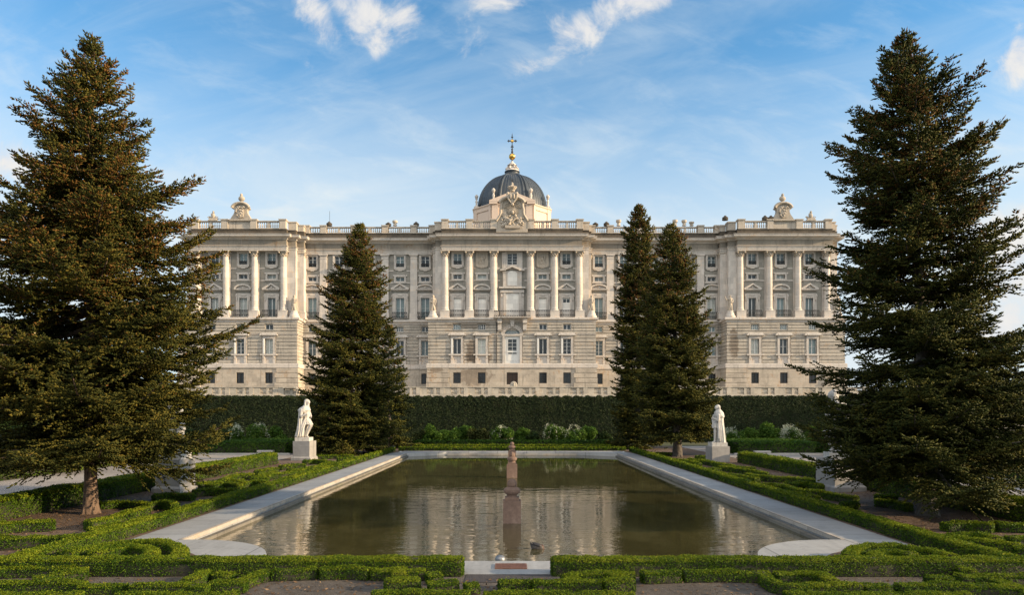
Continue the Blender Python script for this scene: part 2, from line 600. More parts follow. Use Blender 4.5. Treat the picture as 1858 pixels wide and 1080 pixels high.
for s in (-1, 1):
    y0 = arc_r[-1][1]
    q = [(s * HW_IN, y0), (s * HW_OUT, y0), (s * HW_OUT, Y_FAR), (s * HW_IN, Y_FAR)]
    walk_piece('pool_walk', q, M['walk'])
walk_piece('pool_walk_end', [(-HW_OUT, Y_FAR), (-HW_IN, Y_FAR), (-5.4, Y_FAR + 2.2), (5.4, Y_FAR + 2.2), (HW_IN, Y_FAR), (HW_OUT, Y_FAR), (HW_OUT - .6, Y_FAR_OUT), (-HW_OUT + .6, Y_FAR_OUT)], M['walk_end'])
x0 = arc_r[0][0]
walk_piece('pool_sill', [(-x0, Y_NEAR_OUT), (x0, Y_NEAR_OUT), (x0, Y_NEAR), (-x0, Y_NEAR)], M['walk_end'])
for s in (-1, 1):
    pts = [(s * x0, Y_NEAR_OUT), (s * HW_OUT, Y_NEAR_OUT), (s * HW_OUT, arc_r[-1][1])] + [(s * x, y) for x, y in reversed(arc_r)]
    walk_piece('round_platform', pts if s > 0 else pts, M['walk_end'])
    bed = [(s * (8.3 + 1.45 * math.cos(R(a))), max(Y_NEAR_OUT + .02, 14.3 + 1.45 * math.sin(R(a)))) for a in range(0, 360, 12)]
    bed += []
    sheet('platform_bed', [(s * 9.6, Y_NEAR_OUT + .02), (s * 9.6, 15.9)] + [(s * (8.6 + 1.9 * math.cos(R(a))), 14.3 + 1.7 * math.sin(R(a))) for a in range(75, 185, 10)] + [(s * 6.72, Y_NEAR_OUT + .02)], .006, M['earth'])

# stepped stone kerb between walk and water
M['kerb_wet'] = stone('kerb_wet', (.15, .14, .12), 0.4, block=(1.2, 3.0, 0.012), grime=0.8, stain=(.5, .55, .35), stain_amt=0.7)
mb = MB()
for s in (-1, 1):
    y0 = arc_r[-1][1] + .003
    xs = sorted((s * (HW_IN - .16), s * (HW_IN - .003)))
    mb.box(xs[0], xs[1], y0, Y_FAR - .003, -.75, -.165)
kind(mb.build('pool_ledge', M['kerb_wet']), 'structure')
mb = MB()
for s in (-1, 1):
    y0 = arc_r[-1][1] + .003
    xs = sorted((s * (HW_IN - .03), s * (HW_IN + .06)))
    mb.box(xs[0], xs[1], y0, Y_FAR - .003, -.105, .012)
mb.box(-5.3, 5.3, Y_FAR + 2.04, Y_FAR + 2.197, -.75, -.14)
kind(mb.build('pool_kerb', M['kerb']), 'structure')
kind(MB().prism(arc_l and [(x, y) for x, y in POOL], -1.4, -1.3, 'z').build('pool_floor', M['slate_path']), 'structure')


def water_mat():
    m, t, b = new_mat('pool_water')
    co = t.new('ShaderNodeTexCoord').outputs['Object']
    x, y, z = t.sep(co)
    v = t.noise(co, 0.28, 6, 0.65, 0.3)
    v2 = t.noise(t.comb(t.math('MULTIPLY', x, .9), t.math('MULTIPLY', y, .35), 0.0), 1.1, 7, 0.7, 0.5)
    fac = t.math('ADD', t.math('MULTIPLY', v, 0.5), t.math('MULTIPLY', v2, 0.5))
    c = t.ramp(fac, [(0.34, (.026, .023, .009)), (0.52, (.054, .048, .020)), (0.68, (.090, .080, .036))])
    t.l.new(c, b.inputs['Base Color'])
    b.inputs['Roughness'].default_value = 0.02
    b.inputs['IOR'].default_value = 3.5
    b.inputs['Specular IOR Level'].default_value = 0.75
    # cat's-paws: short ripples drawn out across the line of sight, stronger in patches
    rp = t.noise(t.comb(t.math('MULTIPLY', x, 2.0), t.math('MULTIPLY', y, 4.4), 0.0), 1.0, 3, 0.5, 0.3)
    rp2 = t.noise(t.comb(t.math('MULTIPLY', x, 5.0), t.math('MULTIPLY', y, 9.5), 3.0), 1.0, 2, 0.5)
    wide = t.noise(co, 0.16, 3, 0.5)
    amt = t.smooth(wide, 0.36, 0.60, 0.45, 1.0)
    far = t.smooth(y, 24.0, 36.0, 1.0, 0.22)           # sheltered water at the palace end
    rp0 = t.noise(t.comb(t.math('MULTIPLY', x, 0.75), t.math('MULTIPLY', y, 2.0), 7.0), 1.0, 2, 0.5, 0.4)
    hgt = t.math('MULTIPLY', t.math('MULTIPLY', t.math('ADD', t.math('MULTIPLY', rp0, 1.3), t.math('ADD', t.math('MULTIPLY', rp, .7), t.math('MULTIPLY', rp2, 0.10))), amt), far)
    bp = t.new('ShaderNodeBump')
    bp.inputs['Strength'].default_value = 1.0
    bp.inputs['Distance'].default_value = 0.009
    t.l.new(hgt, bp.inputs['Height'])
    t.l.new(bp.outputs[0], b.inputs['Normal'])
    return m


kind(MB().add([(x, y, WATER) for x, y in POOL], [tuple(range(len(POOL)))]).build('water', water_mat()), 'structure')

# ------------------------------------------------------------------ palace terrace
P, BASE = 136.0, 6.3
M['terrace_stone'] = stone('terrace_stone', (.46, .42, .36), 0.35, block=(1.3, .6, .01), grime=0.8, stain_amt=0.6)
M['gravel_terrace'] = ground_mat('gravel_terrace', (.3, .27, .23), (.42, .38, .33), 0.5)
TY = P - 18.0
kind(MB().box(-110, 110, TY + .6, P + 60, -.5, BASE - .02).build('terrace', M['gravel_terrace']), 'structure')
# ------------------------------------------------------------------ the palace
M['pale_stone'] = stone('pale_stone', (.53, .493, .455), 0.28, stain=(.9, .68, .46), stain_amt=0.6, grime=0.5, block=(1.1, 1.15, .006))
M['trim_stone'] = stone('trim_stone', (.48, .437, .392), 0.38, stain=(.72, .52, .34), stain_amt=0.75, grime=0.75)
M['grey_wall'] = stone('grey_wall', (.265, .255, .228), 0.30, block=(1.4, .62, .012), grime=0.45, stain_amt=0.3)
M['frieze_stone'] = stone('frieze_stone', (.27, .24, .20), 0.38, stain=(.6, .42, .28), stain_amt=0.9, grime=0.9, block=(1.7, 3, .01))
M['parapet_stone'] = stone('parapet_stone', (.44, .385, .32), 0.38, stain=(.55, .42, .3), stain_amt=0.75, grime=0.9)
M['dark_parapet'] = stone('dark_parapet', (.095, .08, .062), 0.45, grime=0.7, block=(1.2, .9, .015))
M['white_paint'] = plain('white_paint', (.62, .61, .58), 0.5, var=.06)
M['blind'] = stone('blind', (.74, .72, .68), 0.10, block=(1.0, .9, .012), grime=0.2, stain_amt=0.1)
M['iron'] = plain('iron', (.025, .024, .024), 0.55, var=.2)
M['lead'] = stone('lead', (.055, .065, .076), 0.45, stain=(1.6, 1.4, 1.2), stain_amt=.35, rough=0.45, grime=0.5)
M['stucco'] = stone('stucco', (.60, .47, .37), 0.10, stain=(.9, .8, .7), stain_amt=.3, grime=0.25)
M['gold'] = plain('gold', (.66, .40, .10), 0.3, 1.0, var=.08)
M['carved'] = stone('carved', (.40, .345, .28), 0.35, stain=(.5, .4, .3), stain_amt=0.8, grime=0.8, scale=2.0)
M['roof_tile'] = plain('roof_tile', (.2, .19, .18), 0.8)
M['door_wood'] = plain('door_wood', (.07, .04, .028), 0.6, var=.3)


def pane_mat(name, col, rough=0.06):
    m, t, b = new_mat(name)
    co = t.new('ShaderNodeTexCoord').outputs['Object']
    oi = t.new('ShaderNodeObjectInfo').outputs['Random']
    v = t.math('ADD', t.math('MULTIPLY', t.noise(co, 1.3, 4, 0.6), 0.5), t.math('MULTIPLY', oi, 0.5))
    t.l.new(t.ramp(v, [(0.25, tuple(q * .45 for q in col)), (0.75, tuple(q * 1.5 for q in col))]), b.inputs['Base Color'])
    b.inputs['Roughness'].default_value = rough
    b.inputs['Specular IOR Level'].default_value = 0.6
    bp = t.new('ShaderNodeBump')
    bp.inputs['Strength'].default_value = 0.2
    bp.inputs['Distance'].default_value = 0.02
    t.l.new(t.noise(co, 2.0, 2), bp.inputs['Height'])
    t.l.new(bp.outputs[0], b.inputs['Normal'])
    return m


PANES = [pane_mat('dark_glass', (.03, .036, .04)), pane_mat('green_sky_glass', (.13, .17, .17)), pane_mat('curtained_glass', (.36, .37, .33))]  # middle pane has the blue-grey sky reflection put into its colour


def PX(px, y=0.0):
    return (px - 929.5) * (P + y) / F


def PZ(py, y=0.0):
    return EYE + (HOR - py) * (P + y) / F - BASE


U = P / F                      # metres per photo pixel on the front plane
palace = thing('palace', (0, P, BASE), 'long white stone royal palace with columns and a dark dome behind the garden', 'palace')
DPOT = {}


def cached(key, fn):
    if key not in DPOT:
        DPOT[key] = fn()
    return DPOT[key]


rng = random.Random(5)
# ---- plan of the storeys: right half in photo pixels from the axis, then metres
WY = 4.0                       # how far the wings stand back


def plan(cf, cs, off=0.0):
    """cf: front y of pavilions; off widens; returns full path left to right with stepped corners"""
    return cf


def mirror(half):
    return [(-x, y) for x, y in reversed(half)] + half


def upath(y0, y1, y2, yw, e=0.0):
    u = U
    h = [(128 * u + e, y0), (128 * u + e, y1), (140.5 * u + e, y1), (140.5 * u + e, y2), (146 * u + e, y2), (146 * u + e, yw),
         (384 * u - e, yw), (384 * u - e, y2), (396 * u - e, y2), (396 * u - e, y1), (410 * u - e, y1), (410 * u - e, y0),
         (583 * u + e, y0), (583 * u + e, y1), (592 * u + e, y1), (592 * u + e, y2), (600 * u + e, y2), (600 * u + e, 40)]
    return mirror(h)


def lpath(y0, yw, e=0.0):
    u = U
    h = [(152 * u + e, y0), (152 * u + e, yw), (389.5 * u - e, yw), (389.5 * u - e, y0), (604 * u + e, y0), (604 * u + e, 40)]
    return mirror(h)


zb = PZ(722)                   # foot of the walls
z_ped = PZ(576.5)              # top of the lower storey = foot of the column pedestals
z_led = PZ(582)
z_str = PZ(608)
z_pl1, z_pl0 = PZ(660), PZ(668)
z_arch = PZ(453.9)
z_frz0, z_frz1 = PZ(445.5), PZ(434.5)
z_cor = PZ(425.5)
z_dado = PZ(414.8)
z_par = PZ(399.5)

# ---- windows: bays
CB = [PX(829.8), PX(874.6), PX(930), PX(985.7), PX(1029.3)]
KB = [d * U for d in (440.6, 492.7, 545)]
WB = [d * (P + WY) / F for d in (157.5, 203, 258, 314, 362)]
bays = [('c', x) for x in CB] + [('k', s * x) for s in (-1, 1) for x in KB] + [('w', s * x) for s in (-1, 1) for x in WB]


def yfront(kind_):
    return WY if kind_ == 'w' else 1.5


def ylow(kind_):
    return WY - .2 if kind_ == 'w' else 0.0


ROW = {'attic': (PZ(480.3, 1.5), PZ(459.6, 1.5), 1.66), 'mezz': (PZ(506.3, 1.5), PZ(498.4, 1.5), 1.7),
       'main': (PZ(575, 1.5), PZ(541, 1.5), 1.55), 'entre': (PZ(598.4), PZ(588.8), 1.5), 'ground': (PZ(643), PZ(615), 1.62), 'base': (PZ(696), PZ(676.4), 1.5)}
up_holes, lo_holes, ba_holes = {}, {}, {}
for kd, x in bays:
    centre = kd == 'c' and abs(x) < 1
    for row in ('attic', 'mezz', 'main'):
        z0, z1, w = ROW[row]
        if centre and row != 'attic':
            continue
        if kd == 'c' and row == 'attic' and 3 < abs(x) < 8:
            continue
        if kd == 'w' and row == 'main':
            z1 = PZ(541, WY)
            w = 1.75
        if centre:
            w = 2.0
        up_holes.setdefault(kd, []).append((x - w / 2, x + w / 2, z0, z1, row))
    for row in ('entre', 'ground'):
        z0, z1, w = ROW[row]
        if centre:
            continue
        lo_holes.setdefault(kd, []).append((x - w / 2, x + w / 2, z0, z1, row))
    z0, z1, w = ROW['base']
    if centre:
        w, z0 = 2.2, PZ(698)
    ba_holes.setdefault(kd, []).append((x - w / 2, x + w / 2, z0, z1, 'base'))
AW = 3.0                      # garden door niche under the balcony
door_top = PZ(618)
lo_holes['c'].append((PX(930) - AW / 2, PX(930) + AW / 2, z_pl1, PZ(600) + .0, 'door'))

# ---- upper walls
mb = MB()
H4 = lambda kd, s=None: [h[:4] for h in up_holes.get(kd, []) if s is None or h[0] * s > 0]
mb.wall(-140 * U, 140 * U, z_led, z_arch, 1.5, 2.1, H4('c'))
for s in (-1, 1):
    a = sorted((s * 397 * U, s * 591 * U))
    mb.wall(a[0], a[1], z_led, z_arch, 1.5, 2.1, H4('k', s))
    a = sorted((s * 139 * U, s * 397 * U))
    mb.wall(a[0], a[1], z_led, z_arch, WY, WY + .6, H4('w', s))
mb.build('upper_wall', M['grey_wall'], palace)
# pale stone of the corners and the strips between storeys
for s in (-1, 1):
    for grp in (((120.5, 140.5, 1.2), (140.5, 146, 2.3)), ((396, 417, 1.2), (384, 396, 2.3)), ((577, 592, 1.2), (592, 600, 2.3))):
        mb = MB()
        for a, b, y in grp:
            q = sorted((s * a * U, s * b * U))
            mb.box(q[0], q[1], y, WY + 1.2 if a < 570 else 40 - (y < 2) * .5, z_led - .01, z_arch + .02)
        mb.build('corner_pier', M['pale_stone'], palace)
mb = MB()
for zz in (PZ(488.5, 1.5), PZ(510.5, 1.5)):
    for kd, spans in (('c', [(-120, 120)]), ('k', [(417, 577), (-577, -417)]), ('w', [(150, 384), (-384, -150)])):
        for a, b in spans:
            y = yfront(kd)
            xs = [q for q in up_holes[kd] if a * U < q[0] < b * U and q[4] == 'mezz']
            mb.wall(a * U, b * U, zz, zz + .26, y - .09, y - .002, [(q[0] - .5, q[1] + .5, zz - 1, zz + 1) for q in xs] + ([(-2.4, 2.4, zz - 1, zz + 1)] if kd == 'c' else []))
mb.build('string_course', M['trim_stone'], palace)


# ---- rusticated lower storey: courses with open joints
def courses(mb, x0, x1, z0, z1, y, n, holes, d=.12, gap=.16, off=0):
    h = (z1 - z0) / n
    for i in range(n):
        mb.wall(x0, x1, z0 + i * h + gap / 2, z0 + (i + 1) * h - gap / 2, y - d, y - .001, holes)


mb = MB()
for s, kd, a, b in ((0, 'c', -152, 152), (-1, 'k', -604, -389.5), (1, 'k', 389.5, 604), (-1, 'w', -389.5, -152), (1, 'w', 152, 389.5)):
    y = ylow(kd)
    hs = [h[:4] for h in lo_holes[kd] if s == 0 or h[0] * s > 0]
    mb.wall(a * U + (.09 if kd != 'w' else -0), b * U - (.09 if kd != 'w' else 0), z_pl1, z_led, y, y + .8, hs)
    # surrounds keep the courses off the windows
    hs2 = []
    for h in lo_holes[kd]:
        if s != 0 and h[0] * s < 0:
            continue
        if h[4] == 'ground':
            hs2.append((h[0] - .62, h[1] + .62, z_pl1, PZ(604.5)))
        elif h[4] == 'entre':
            hs2.append((h[0] - .12, h[1] + .12, h[2] - .12, h[3] + .12))
        else:
            hs2.append((h[0] - .55, h[1] + .55, z_pl1, z_led))
    courses(mb, a * U, b * U, z_str + .2, z_led - .35, y, 4, hs2)
    courses(mb, a * U, b * U, z_pl1 + .02, z_str, y, 8, hs2)
M['rustic'] = stone('rustic', (.40, .37, .325), 0.42, stain=(.68, .50, .34), stain_amt=0.75, grime=0.8, block=(3.3, .62, .004),
                    spot=[(PX(862), PZ(638), 2.0, 3.2, .62), (PX(850), PZ(590), 5, .8, .5), (PX(1332), PZ(625), 1.0, 3.4, .6), (PX(870), PZ(650), 3.2, 1.3, .5)])
mb.build('lower_wall', M['rustic'], palace)
# side returns of the pavilions (courses seen end on)
mb = MB()
for s in (-1, 1):
    for d, y1 in ((152, WY), (389.5, WY), (604, 40)):
        q = s * d * U
        inn = -s if d != 389.5 else s            # direction into the block
        x0, x1 = sorted((q + inn * .085, q + inn * .6))
        mb.box(x0, x1, .01, y1, z_pl1, z_led - .01)
        for n, za, zc in ((4, z_str + .2, z_led - .35), (8, z_pl1 + .02, z_str)):
            h = (zc - za) / n
            x0, x1 = sorted((q - inn * .03, q + inn * .084))
            for i in range(n):
                mb.box(x0, x1, -.001, y1, za + i * h + .067, za + (i + 1) * h - .067)
mb.build('side_wall', M['rustic'], palace)
mb = MB()
mb.sweep(lpath(-.09, WY - .29), [(0, z_str), (.14, z_str + .02), (.14, z_str + .17), (0, z_str + .19)])
mb.sweep(lpath(-.0, WY - .2, .0), [(.0, z_led - .36), (.16, z_led - .3), (.16, z_led - .02), (.42, z_led + .12), (.5, z_led + .2), (.5, z_ped - .12), (.42, z_ped), (-1.9, z_ped)])
mb.sweep(lpath(-.02, WY - .22), [(.0, z_pl0 - .02), (.34, z_pl0), (.34, z_pl1 - .1), (.2, z_pl1 + .02), (.0, z_pl1 + .02)])
mb.build('ledge', M['trim_stone'], palace)
# basement storey with big quoin blocks at the corners
M['basement_stone'] = stone('basement_stone', (.40, .36, .305), 0.44, stain=(.62, .44, .30), stain_amt=0.85, grime=0.7, block=(1.7, .78, .008),
                            spot=[(PX(862), PZ(683), 3.6, 2.2, .5), (PX(790), PZ(672), 1.6, .5, .6)])
mb = MB()
for s, kd, a, b in ((0, 'c', -153, 153), (-1, 'k', -605, -388.5), (1, 'k', 388.5, 605), (-1, 'w', -389, -152.5), (1, 'w', 152.5, 389)):
    y = ylow(kd) - .18
    hs = [h[:4] for h in ba_holes[kd] if s == 0 or h[0] * s > 0]
    mb.wall(a * U, b * U, zb - 1, z_pl0, y, y + .8, hs)
for s in (-1, 1):
    for d, y1 in ((153, WY), (388.5, WY), (605, 40)):
        q = s * d * U
        inn = -s if d != 388.5 else s
        x0, x1 = sorted((q + inn * .002, q + inn * .6))
        mb.box(x0, x1, .7, y1, zb - 1, z_pl0 - .003)
mb.build('basement_wall', M['basement_stone'], palace)
h = (z_pl0 - zb) / 6
for s in (-1, 1):
    for d, sg in ((153, -1), (388.5, 1), (605, -1)):
        mb = MB()
        for i in range(6):
            w = (38 if i % 2 else 41) * U
            q = s * d * U
            e = -s * sg * (.10 + .05 * (5 - i))
            x0, x1 = sorted((q + e, q + s * sg * w))
            mb.box(x0, x1, -.34 - .045 * (5 - i), .3 if i < 0 else .25, zb + i * h + .04, zb + (i + 1) * h - .04 - (.03 if i == 5 else 0))
            x0, x1 = sorted((q + e, q + s * sg * .3))
            mb.box(x0 + .001, x1, .25, WY - .45, zb + i * h + .04, zb + (i + 1) * h - .04 - (.03 if i == 5 else 0))
        mb.build('quoin', M['basement_stone'], palace)


# ---- entablature and attic parapet swept round the stepped plan
mb = MB()
mb.sweep(upath(.25, 1.2, 2.3, WY - .4), [(-1.4, z_arch), (0, z_arch), (0, z_arch + .36), (.07, z_arch + .38), (.07, z_frz0 - .22), (.26, z_frz0 - .08), (.26, z_frz0), (-.02, z_frz0 + .01)])
mb.sweep(upath(.25, 1.2, 2.3, WY - .4), [(-.02, z_frz1), (.18, z_frz1 + .06), (.3, z_frz1 + .3), (.62, z_frz1 + .36), (.95, z_frz1 + .5), (1.0, z_frz1 + .62), (1.0, z_cor - .14), (1.12, z_cor - .02), (1.1, z_cor + .02), (-1.5, z_cor + .12)])
mb.build('cornice', M['trim_stone'], palace)
MB().sweep(upath(.27, 1.22, 2.32, WY - .38), [(0, z_frz0 + .005), (0, z_frz1 + .005)], caps=False).build('frieze', M['frieze_stone'], palace)
MB().sweep(upath(.3, 1.25, 2.35, WY - .35), [(0, z_cor + .05), (0, z_dado - .06), (.1, z_dado - .05), (.1, z_dado), (-1.0, z_dado)], caps=False).build('parapet_base', M['dark_parapet'], palace)
# roof
mb = MB()
mb.prism([(x, y) for x, y in upath(1.3, 2.2, 3.3, WY + .6)], z_arch - .1, z_cor + .04, 'z')
mb.build('roof', M['roof_tile'], palace)
mb = MB()
mb.box(-599 * U, 599 * U, 6, 40, zb - 1, z_arch - .15)
mb.build('rear_block', M['rustic'], palace)


def baluster_mb(mb, x, y, z0, h, n=8):
    prof = [(.10, 0), (.10, .09), (.06, .13), (.075, .2), (.115, .36), (.10, .48), (.055, .66), (.045, .78), (.075, .84), (.06, .87), (.1, .9), (.1, 1)]
    mb.lathe([(r * 1.25, q * h) for r, q in prof], x, y, n, z0)


def balustrade(x0, x1, y, z0, z1, solid=False, gap=.40):
    mb = MB()
    mb.box(x0, x1, y, y + .42, z1 - .26, z1 - .02)
    mb.box(x0, x1, y - .06, y + .48, z1 - .14, z1)
    mb.box(x0, x1, y + .02, y + .42, z0, z0 + .24)
    if solid:
        mb.box(x0, x1, y + .08, y + .36, z0 + .2, z1 - .2)
    else:
        n = max(1, int((x1 - x0) / gap))
        for i in range(n):
            baluster_mb(mb, x0 + (i + .5) * (x1 - x0) / n, y + .22, z0 + .24, z1 - .26 - z0 - .24)
        if x1 - x0 > 3.2:
            m = (x0 + x1) / 2
            mb.box(m - .22, m + .22, y + .03, y + .41, z0 + .2, z1 - .2)
    return mb.build('balustrade', M['parapet_stone'], palace)


def pedestal(x, y, w, z0, z1, d=.9):
    mb = MB()
    mb.box(x - w / 2, x + w / 2, y - .12, y + d, z0, z1 - .3)
    mb.box(x - w / 2 - .1, x + w / 2 + .1, y - .22, y + d + .1, z1 - .3, z1 - .16)
    mb.box(x - w / 2 - .16, x + w / 2 + .16, y - .28, y + d + .16, z1 - .16, z1)
    mb.box(x - w / 2 - .07, x + w / 2 + .07, y - .2, y + d + .07, z0 - .02, z0 + .2)
    return mb.build('parapet_pier', M['parapet_stone'], palace)


def piersrow(xs, y, z0, z1, w, fills):
    for x in xs:
        pedestal(x, y, w, z0, z1 + .28)
    for (a, b), f in zip(zip(xs[:-1], xs[1:]), fills):
        if f:
            balustrade(a + w / 2 - .02, b - w / 2 + .02, y + .1, z0, z1, f == 's')


COLC = [PX(807.4), PX(851.9), PX(896.4), PX(963.8), PX(1007.5), PX(1052.9)]
COLK = [d * U for d in (417, 470, 522.5, 575.5)]
zp0 = z_dado
piersrow(COLC, .3, zp0, z_par, 1.25, 'bb0bb')
for s in (-1, 1):
    xs = sorted(s * q for q in COLK)
    piersrow(xs, .3, zp0, z_par, 1.25, 'bsb')
    for d, y, w in ((135, 1.3, 1.5), (143.5, 2.4, .75), (402.5, 1.3, 1.6), (389.5, 2.4, 1.0), (588, 1.3, 1.0), (596, 2.4, .8)):
        mb = MB()
        x = s * d * U
        zt = z_par + (.06 if y < 2 else -.3)
        mb.box(x - w / 2, x + w / 2, y, y + 1.4, zp0 - .01, zt - .25)
        mb.box(x - w / 2 - .1, x + w / 2 + .1, y - .12, y + 1.5, zt - .25, zt)
        mb.build('parapet_pier', M['parapet_stone'], palace)
    wp = [149] + [q * (P + WY) / P for q in (178, 230, 286, 341.6)] + [383]
    xs = sorted(s * q * U for q in wp)
    zw0, zw1 = PZ(426.5, WY), PZ(412.2, WY)
    piersrow(xs, WY - .35, zp0 + .0, zw1, 1.15, 'bbbbb')

# ---- columns and pilasters
zc0 = z_ped


def column_meshes():
    zf, zt = 1.45, z_arch - zc0
    sh = MB()
    hh = zt - zf - 1.25
    prof = [(.80, 0), (.84, .1), (.80, .2), (.70, .24), (.69, .34), (.76, .42), (.70, .5), (.64, .55)]
    prof += [(.64 - .09 * (k / 10) ** 1.7, .55 + (hh - .55) * k / 10) for k in range(1, 11)]
    prof += [(.60, hh + .02), (.60, hh + .1), (.54, hh + .12)]
    sh.lathe(prof, 0, 0, 24, zf)
    cp = MB()
    z = zf + hh + .1
    cp.lathe([(.52, 0), (.60, .14), (.70, .3), (.60, .34), (.66, .5), (.80, .66), (.66, .7), (.70, .82), (.88, 1.0)], 0, 0, 16, z)
    for k in range(8):
        a = k * math.pi / 4 + .39
        for q, zz, r in ((.62, .18, .13), (.70, .42, .14)):
            cp.ball((q * math.cos(a + (zz > .3) * .39), q * math.sin(a + (zz > .3) * .39), z + zz), (r, r, r * 1.3), 6, 5)
    for sx in (-1, 1):
        for sy in (-1, 1):
            cp.ball((sx * .74, sy * .74, z + .82), (.22, .22, .24), 8, 6)
    cp.box(-.92, .92, -.92, .92, z + 1.0, z + 1.16)
    pd = MB()
    pd.box(-.92, .92, -.92, .92, 0.0, 1.30)
    pd.box(-.98, .98, -.98, .98, 0.0, .18)
    pd.box(-.96, .96, -.96, .96, 1.30, 1.46)
    return sh.mesh('column', M['pale_stone'], 40), cp.mesh('capital', M['carved'], 40), pd.mesh('pedestal', M['pale_stone'])


COLM = column_meshes()


def column(x, y, sub=True):
    c = put('column', COLM[0], palace, (x, y, zc0))
    put('capital', COLM[1], c)
    put('pedestal', COLM[2], c)
    return c


for x in COLC:
    column(x, 1.0)
for s in (-1, 1):
    for x in COLK:
        column(s * x, 1.0)
    for d in (141.5, 390, 594):
        column(s * d * U, 3.1)


def pilaster(x, y, w, z0, z1, cap=True):
    mb = MB()
    mb.box(x - w / 2, x + w / 2, y, y + .5, z0 + 1.5, z1 - .95)
    mb.box(x - w / 2 - .12, x + w / 2 + .12, y - .1, y + .5, z0, z0 + 1.3)
    mb.box(x - w / 2 - .07, x + w / 2 + .07, y - .05, y + .5, z0 + 1.3, z0 + 1.5)
    mb.box(x - w / 2 - .05, x + w / 2 + .05, y - .05, y + .5, z1 - .95, z1 - .86)
    mb.box(x - w / 2 - .0, x + w / 2 + .0, y - .01, y + .5, z1 - .86, z1 - .4)
    mb.box(x - w / 2 - .1, x + w / 2 + .1, y - .1, y + .5, z1 - .4, z1 - .24)
    mb.box(x - w / 2 - .2, x + w / 2 + .2, y - .2, y + .5, z1 - .24, z1 - .002)
    return mb.build('pilaster', M['pale_stone'], palace)


for s in (-1, 1):
    for d in (178, 230, 286, 341.6):
        pilaster(s * d * (P + WY) / F, WY - .36, 1.42, z_ped, z_arch)
    for d, w in ((379.5, .8),):
        pilaster(s * d * (P + WY) / F, WY - .28, w, z_ped, z_arch - .003)
mb = MB()
for x in COLC + [s * q for s in (-1, 1) for q in COLK]:
    mb.box(x - .78, x + .78, 1.28, 1.62, z_ped, z_arch - .02)
    mb.box(x - .9, x + .9, 1.2, 1.62, z_arch - .5, z_arch - .004)
mb.build('backing_pilaster', M['pale_stone'], palace)

# ---- window makers (origin: foot of the opening, on the wall face)


def sash_mesh(w, h, leaves, rows, t=.085, m=.05, iron=False, solid=0.0):
    mb = MB()
    y0, y1 = .28, .36
    mb.box(-w / 2, -w / 2 + t, y0, y1, 0, h)
    mb.box(w / 2 - t, w / 2, y0, y1, 0, h)
    mb.box(-w / 2 + t, w / 2 - t, y0, y1, 0, t)
    mb.box(-w / 2 + t, w / 2 - t, y0, y1, h - t, h)
    if leaves == 2:
        mb.box(-t * .8, t * .8, y0 - .01, y1, t, h - t)
    if solid:
        mb.box(-w / 2 + t, w / 2 - t, y0 + .01, y1 + .03, t, h * solid)
    for i in range(1, rows):
        z = h * i / rows
        mb.box(-w / 2 + t, w / 2 - t, y0 + .015, y1 - .005, z - m / 2, z + m / 2)
    if leaves == 4:
        for i in (-1, 0, 1):
            mb.box(i * w / 4 - m, i * w / 4 + m, y0 - .012, y1, t, h - t)
    return mb.mesh('sash', M['white_paint'])


def pane_mesh(w, h, k):
    return MB().box(-w / 2 + .02, w / 2 - .02, .37, .41, .02, h - .02).mesh('pane', PANES[k])


def ring(mb, w, h, b, y0, y1, z=0.0, bot=True, ear=0.0):
    mb.box(-w / 2 - b, -w / 2, y0, y1, z - (b if bot else 0), z + h)
    mb.box(w / 2, w / 2 + b, y0, y1, z - (b if bot else 0), z + h)
    mb.box(-w / 2 - b - ear, w / 2 + b + ear, y0 - .01, y1, z + h, z + h + b)
    if bot:
        mb.box(-w / 2, w / 2, y0, y1, z - b, z)
    return mb


def surround_attic(w, h):
    mb = ring(MB(), w, h, .42, -.16, .3)
    ring(mb, w + .5, h + .46, .14, -.22, -.1, -.23)
    mb.prism([(-w / 2 - .3, -.42), (w / 2 + .3, -.42), (w / 2 + .1, -.62), (.45, -.66), (.3, -.82), (-.3, -.82), (-.45, -.66), (-w / 2 - .1, -.62)], -.2, 0.0)
    return mb.mesh('surround', M['trim_stone'])


def surround_mezz(w, h):
    mb = ring(MB(), w, h, .38, -.16, .3)
    mb.box(-w / 2 - .6, w / 2 + .6, -.18, 0, h + .1, h + .42)
    mb.box(-w / 2 - .58, w / 2 + .58, -.19, 0, -.42, -.2)
    return mb.mesh('surround', M['trim_stone'])


def surround_main(w, h, seg):
    mb = ring(MB(), w, h, .34, -.14, .3, 0, False)
    for s in (-1, 1):
        x0, x1 = sorted((s * (w / 2 + .34), s * (w / 2 + .72)))
        mb.box(x0, x1, -.08, 0, 0, h + .9)
        mb.box(x0 + .04, x1 - .04, -.24, -.08, h - .25, h + .82)
        mb.frustum((x0 + x1) / 2, -.16, h - .6, h - .25, .08, .06, .16, .1)
        mb.ball(((x0 + x1) / 2 + s * .16, -.2, h + .4), (.16, .14, .3), 8, 6)
    mb.box(-w / 2 - .34, w / 2 + .34, -.1, 0, h + .3, h + .95)
    mb.box(-.5, .5, -.2, -.1, h + .4, h + .8)
    return mb.mesh('surround', M['trim_stone'])


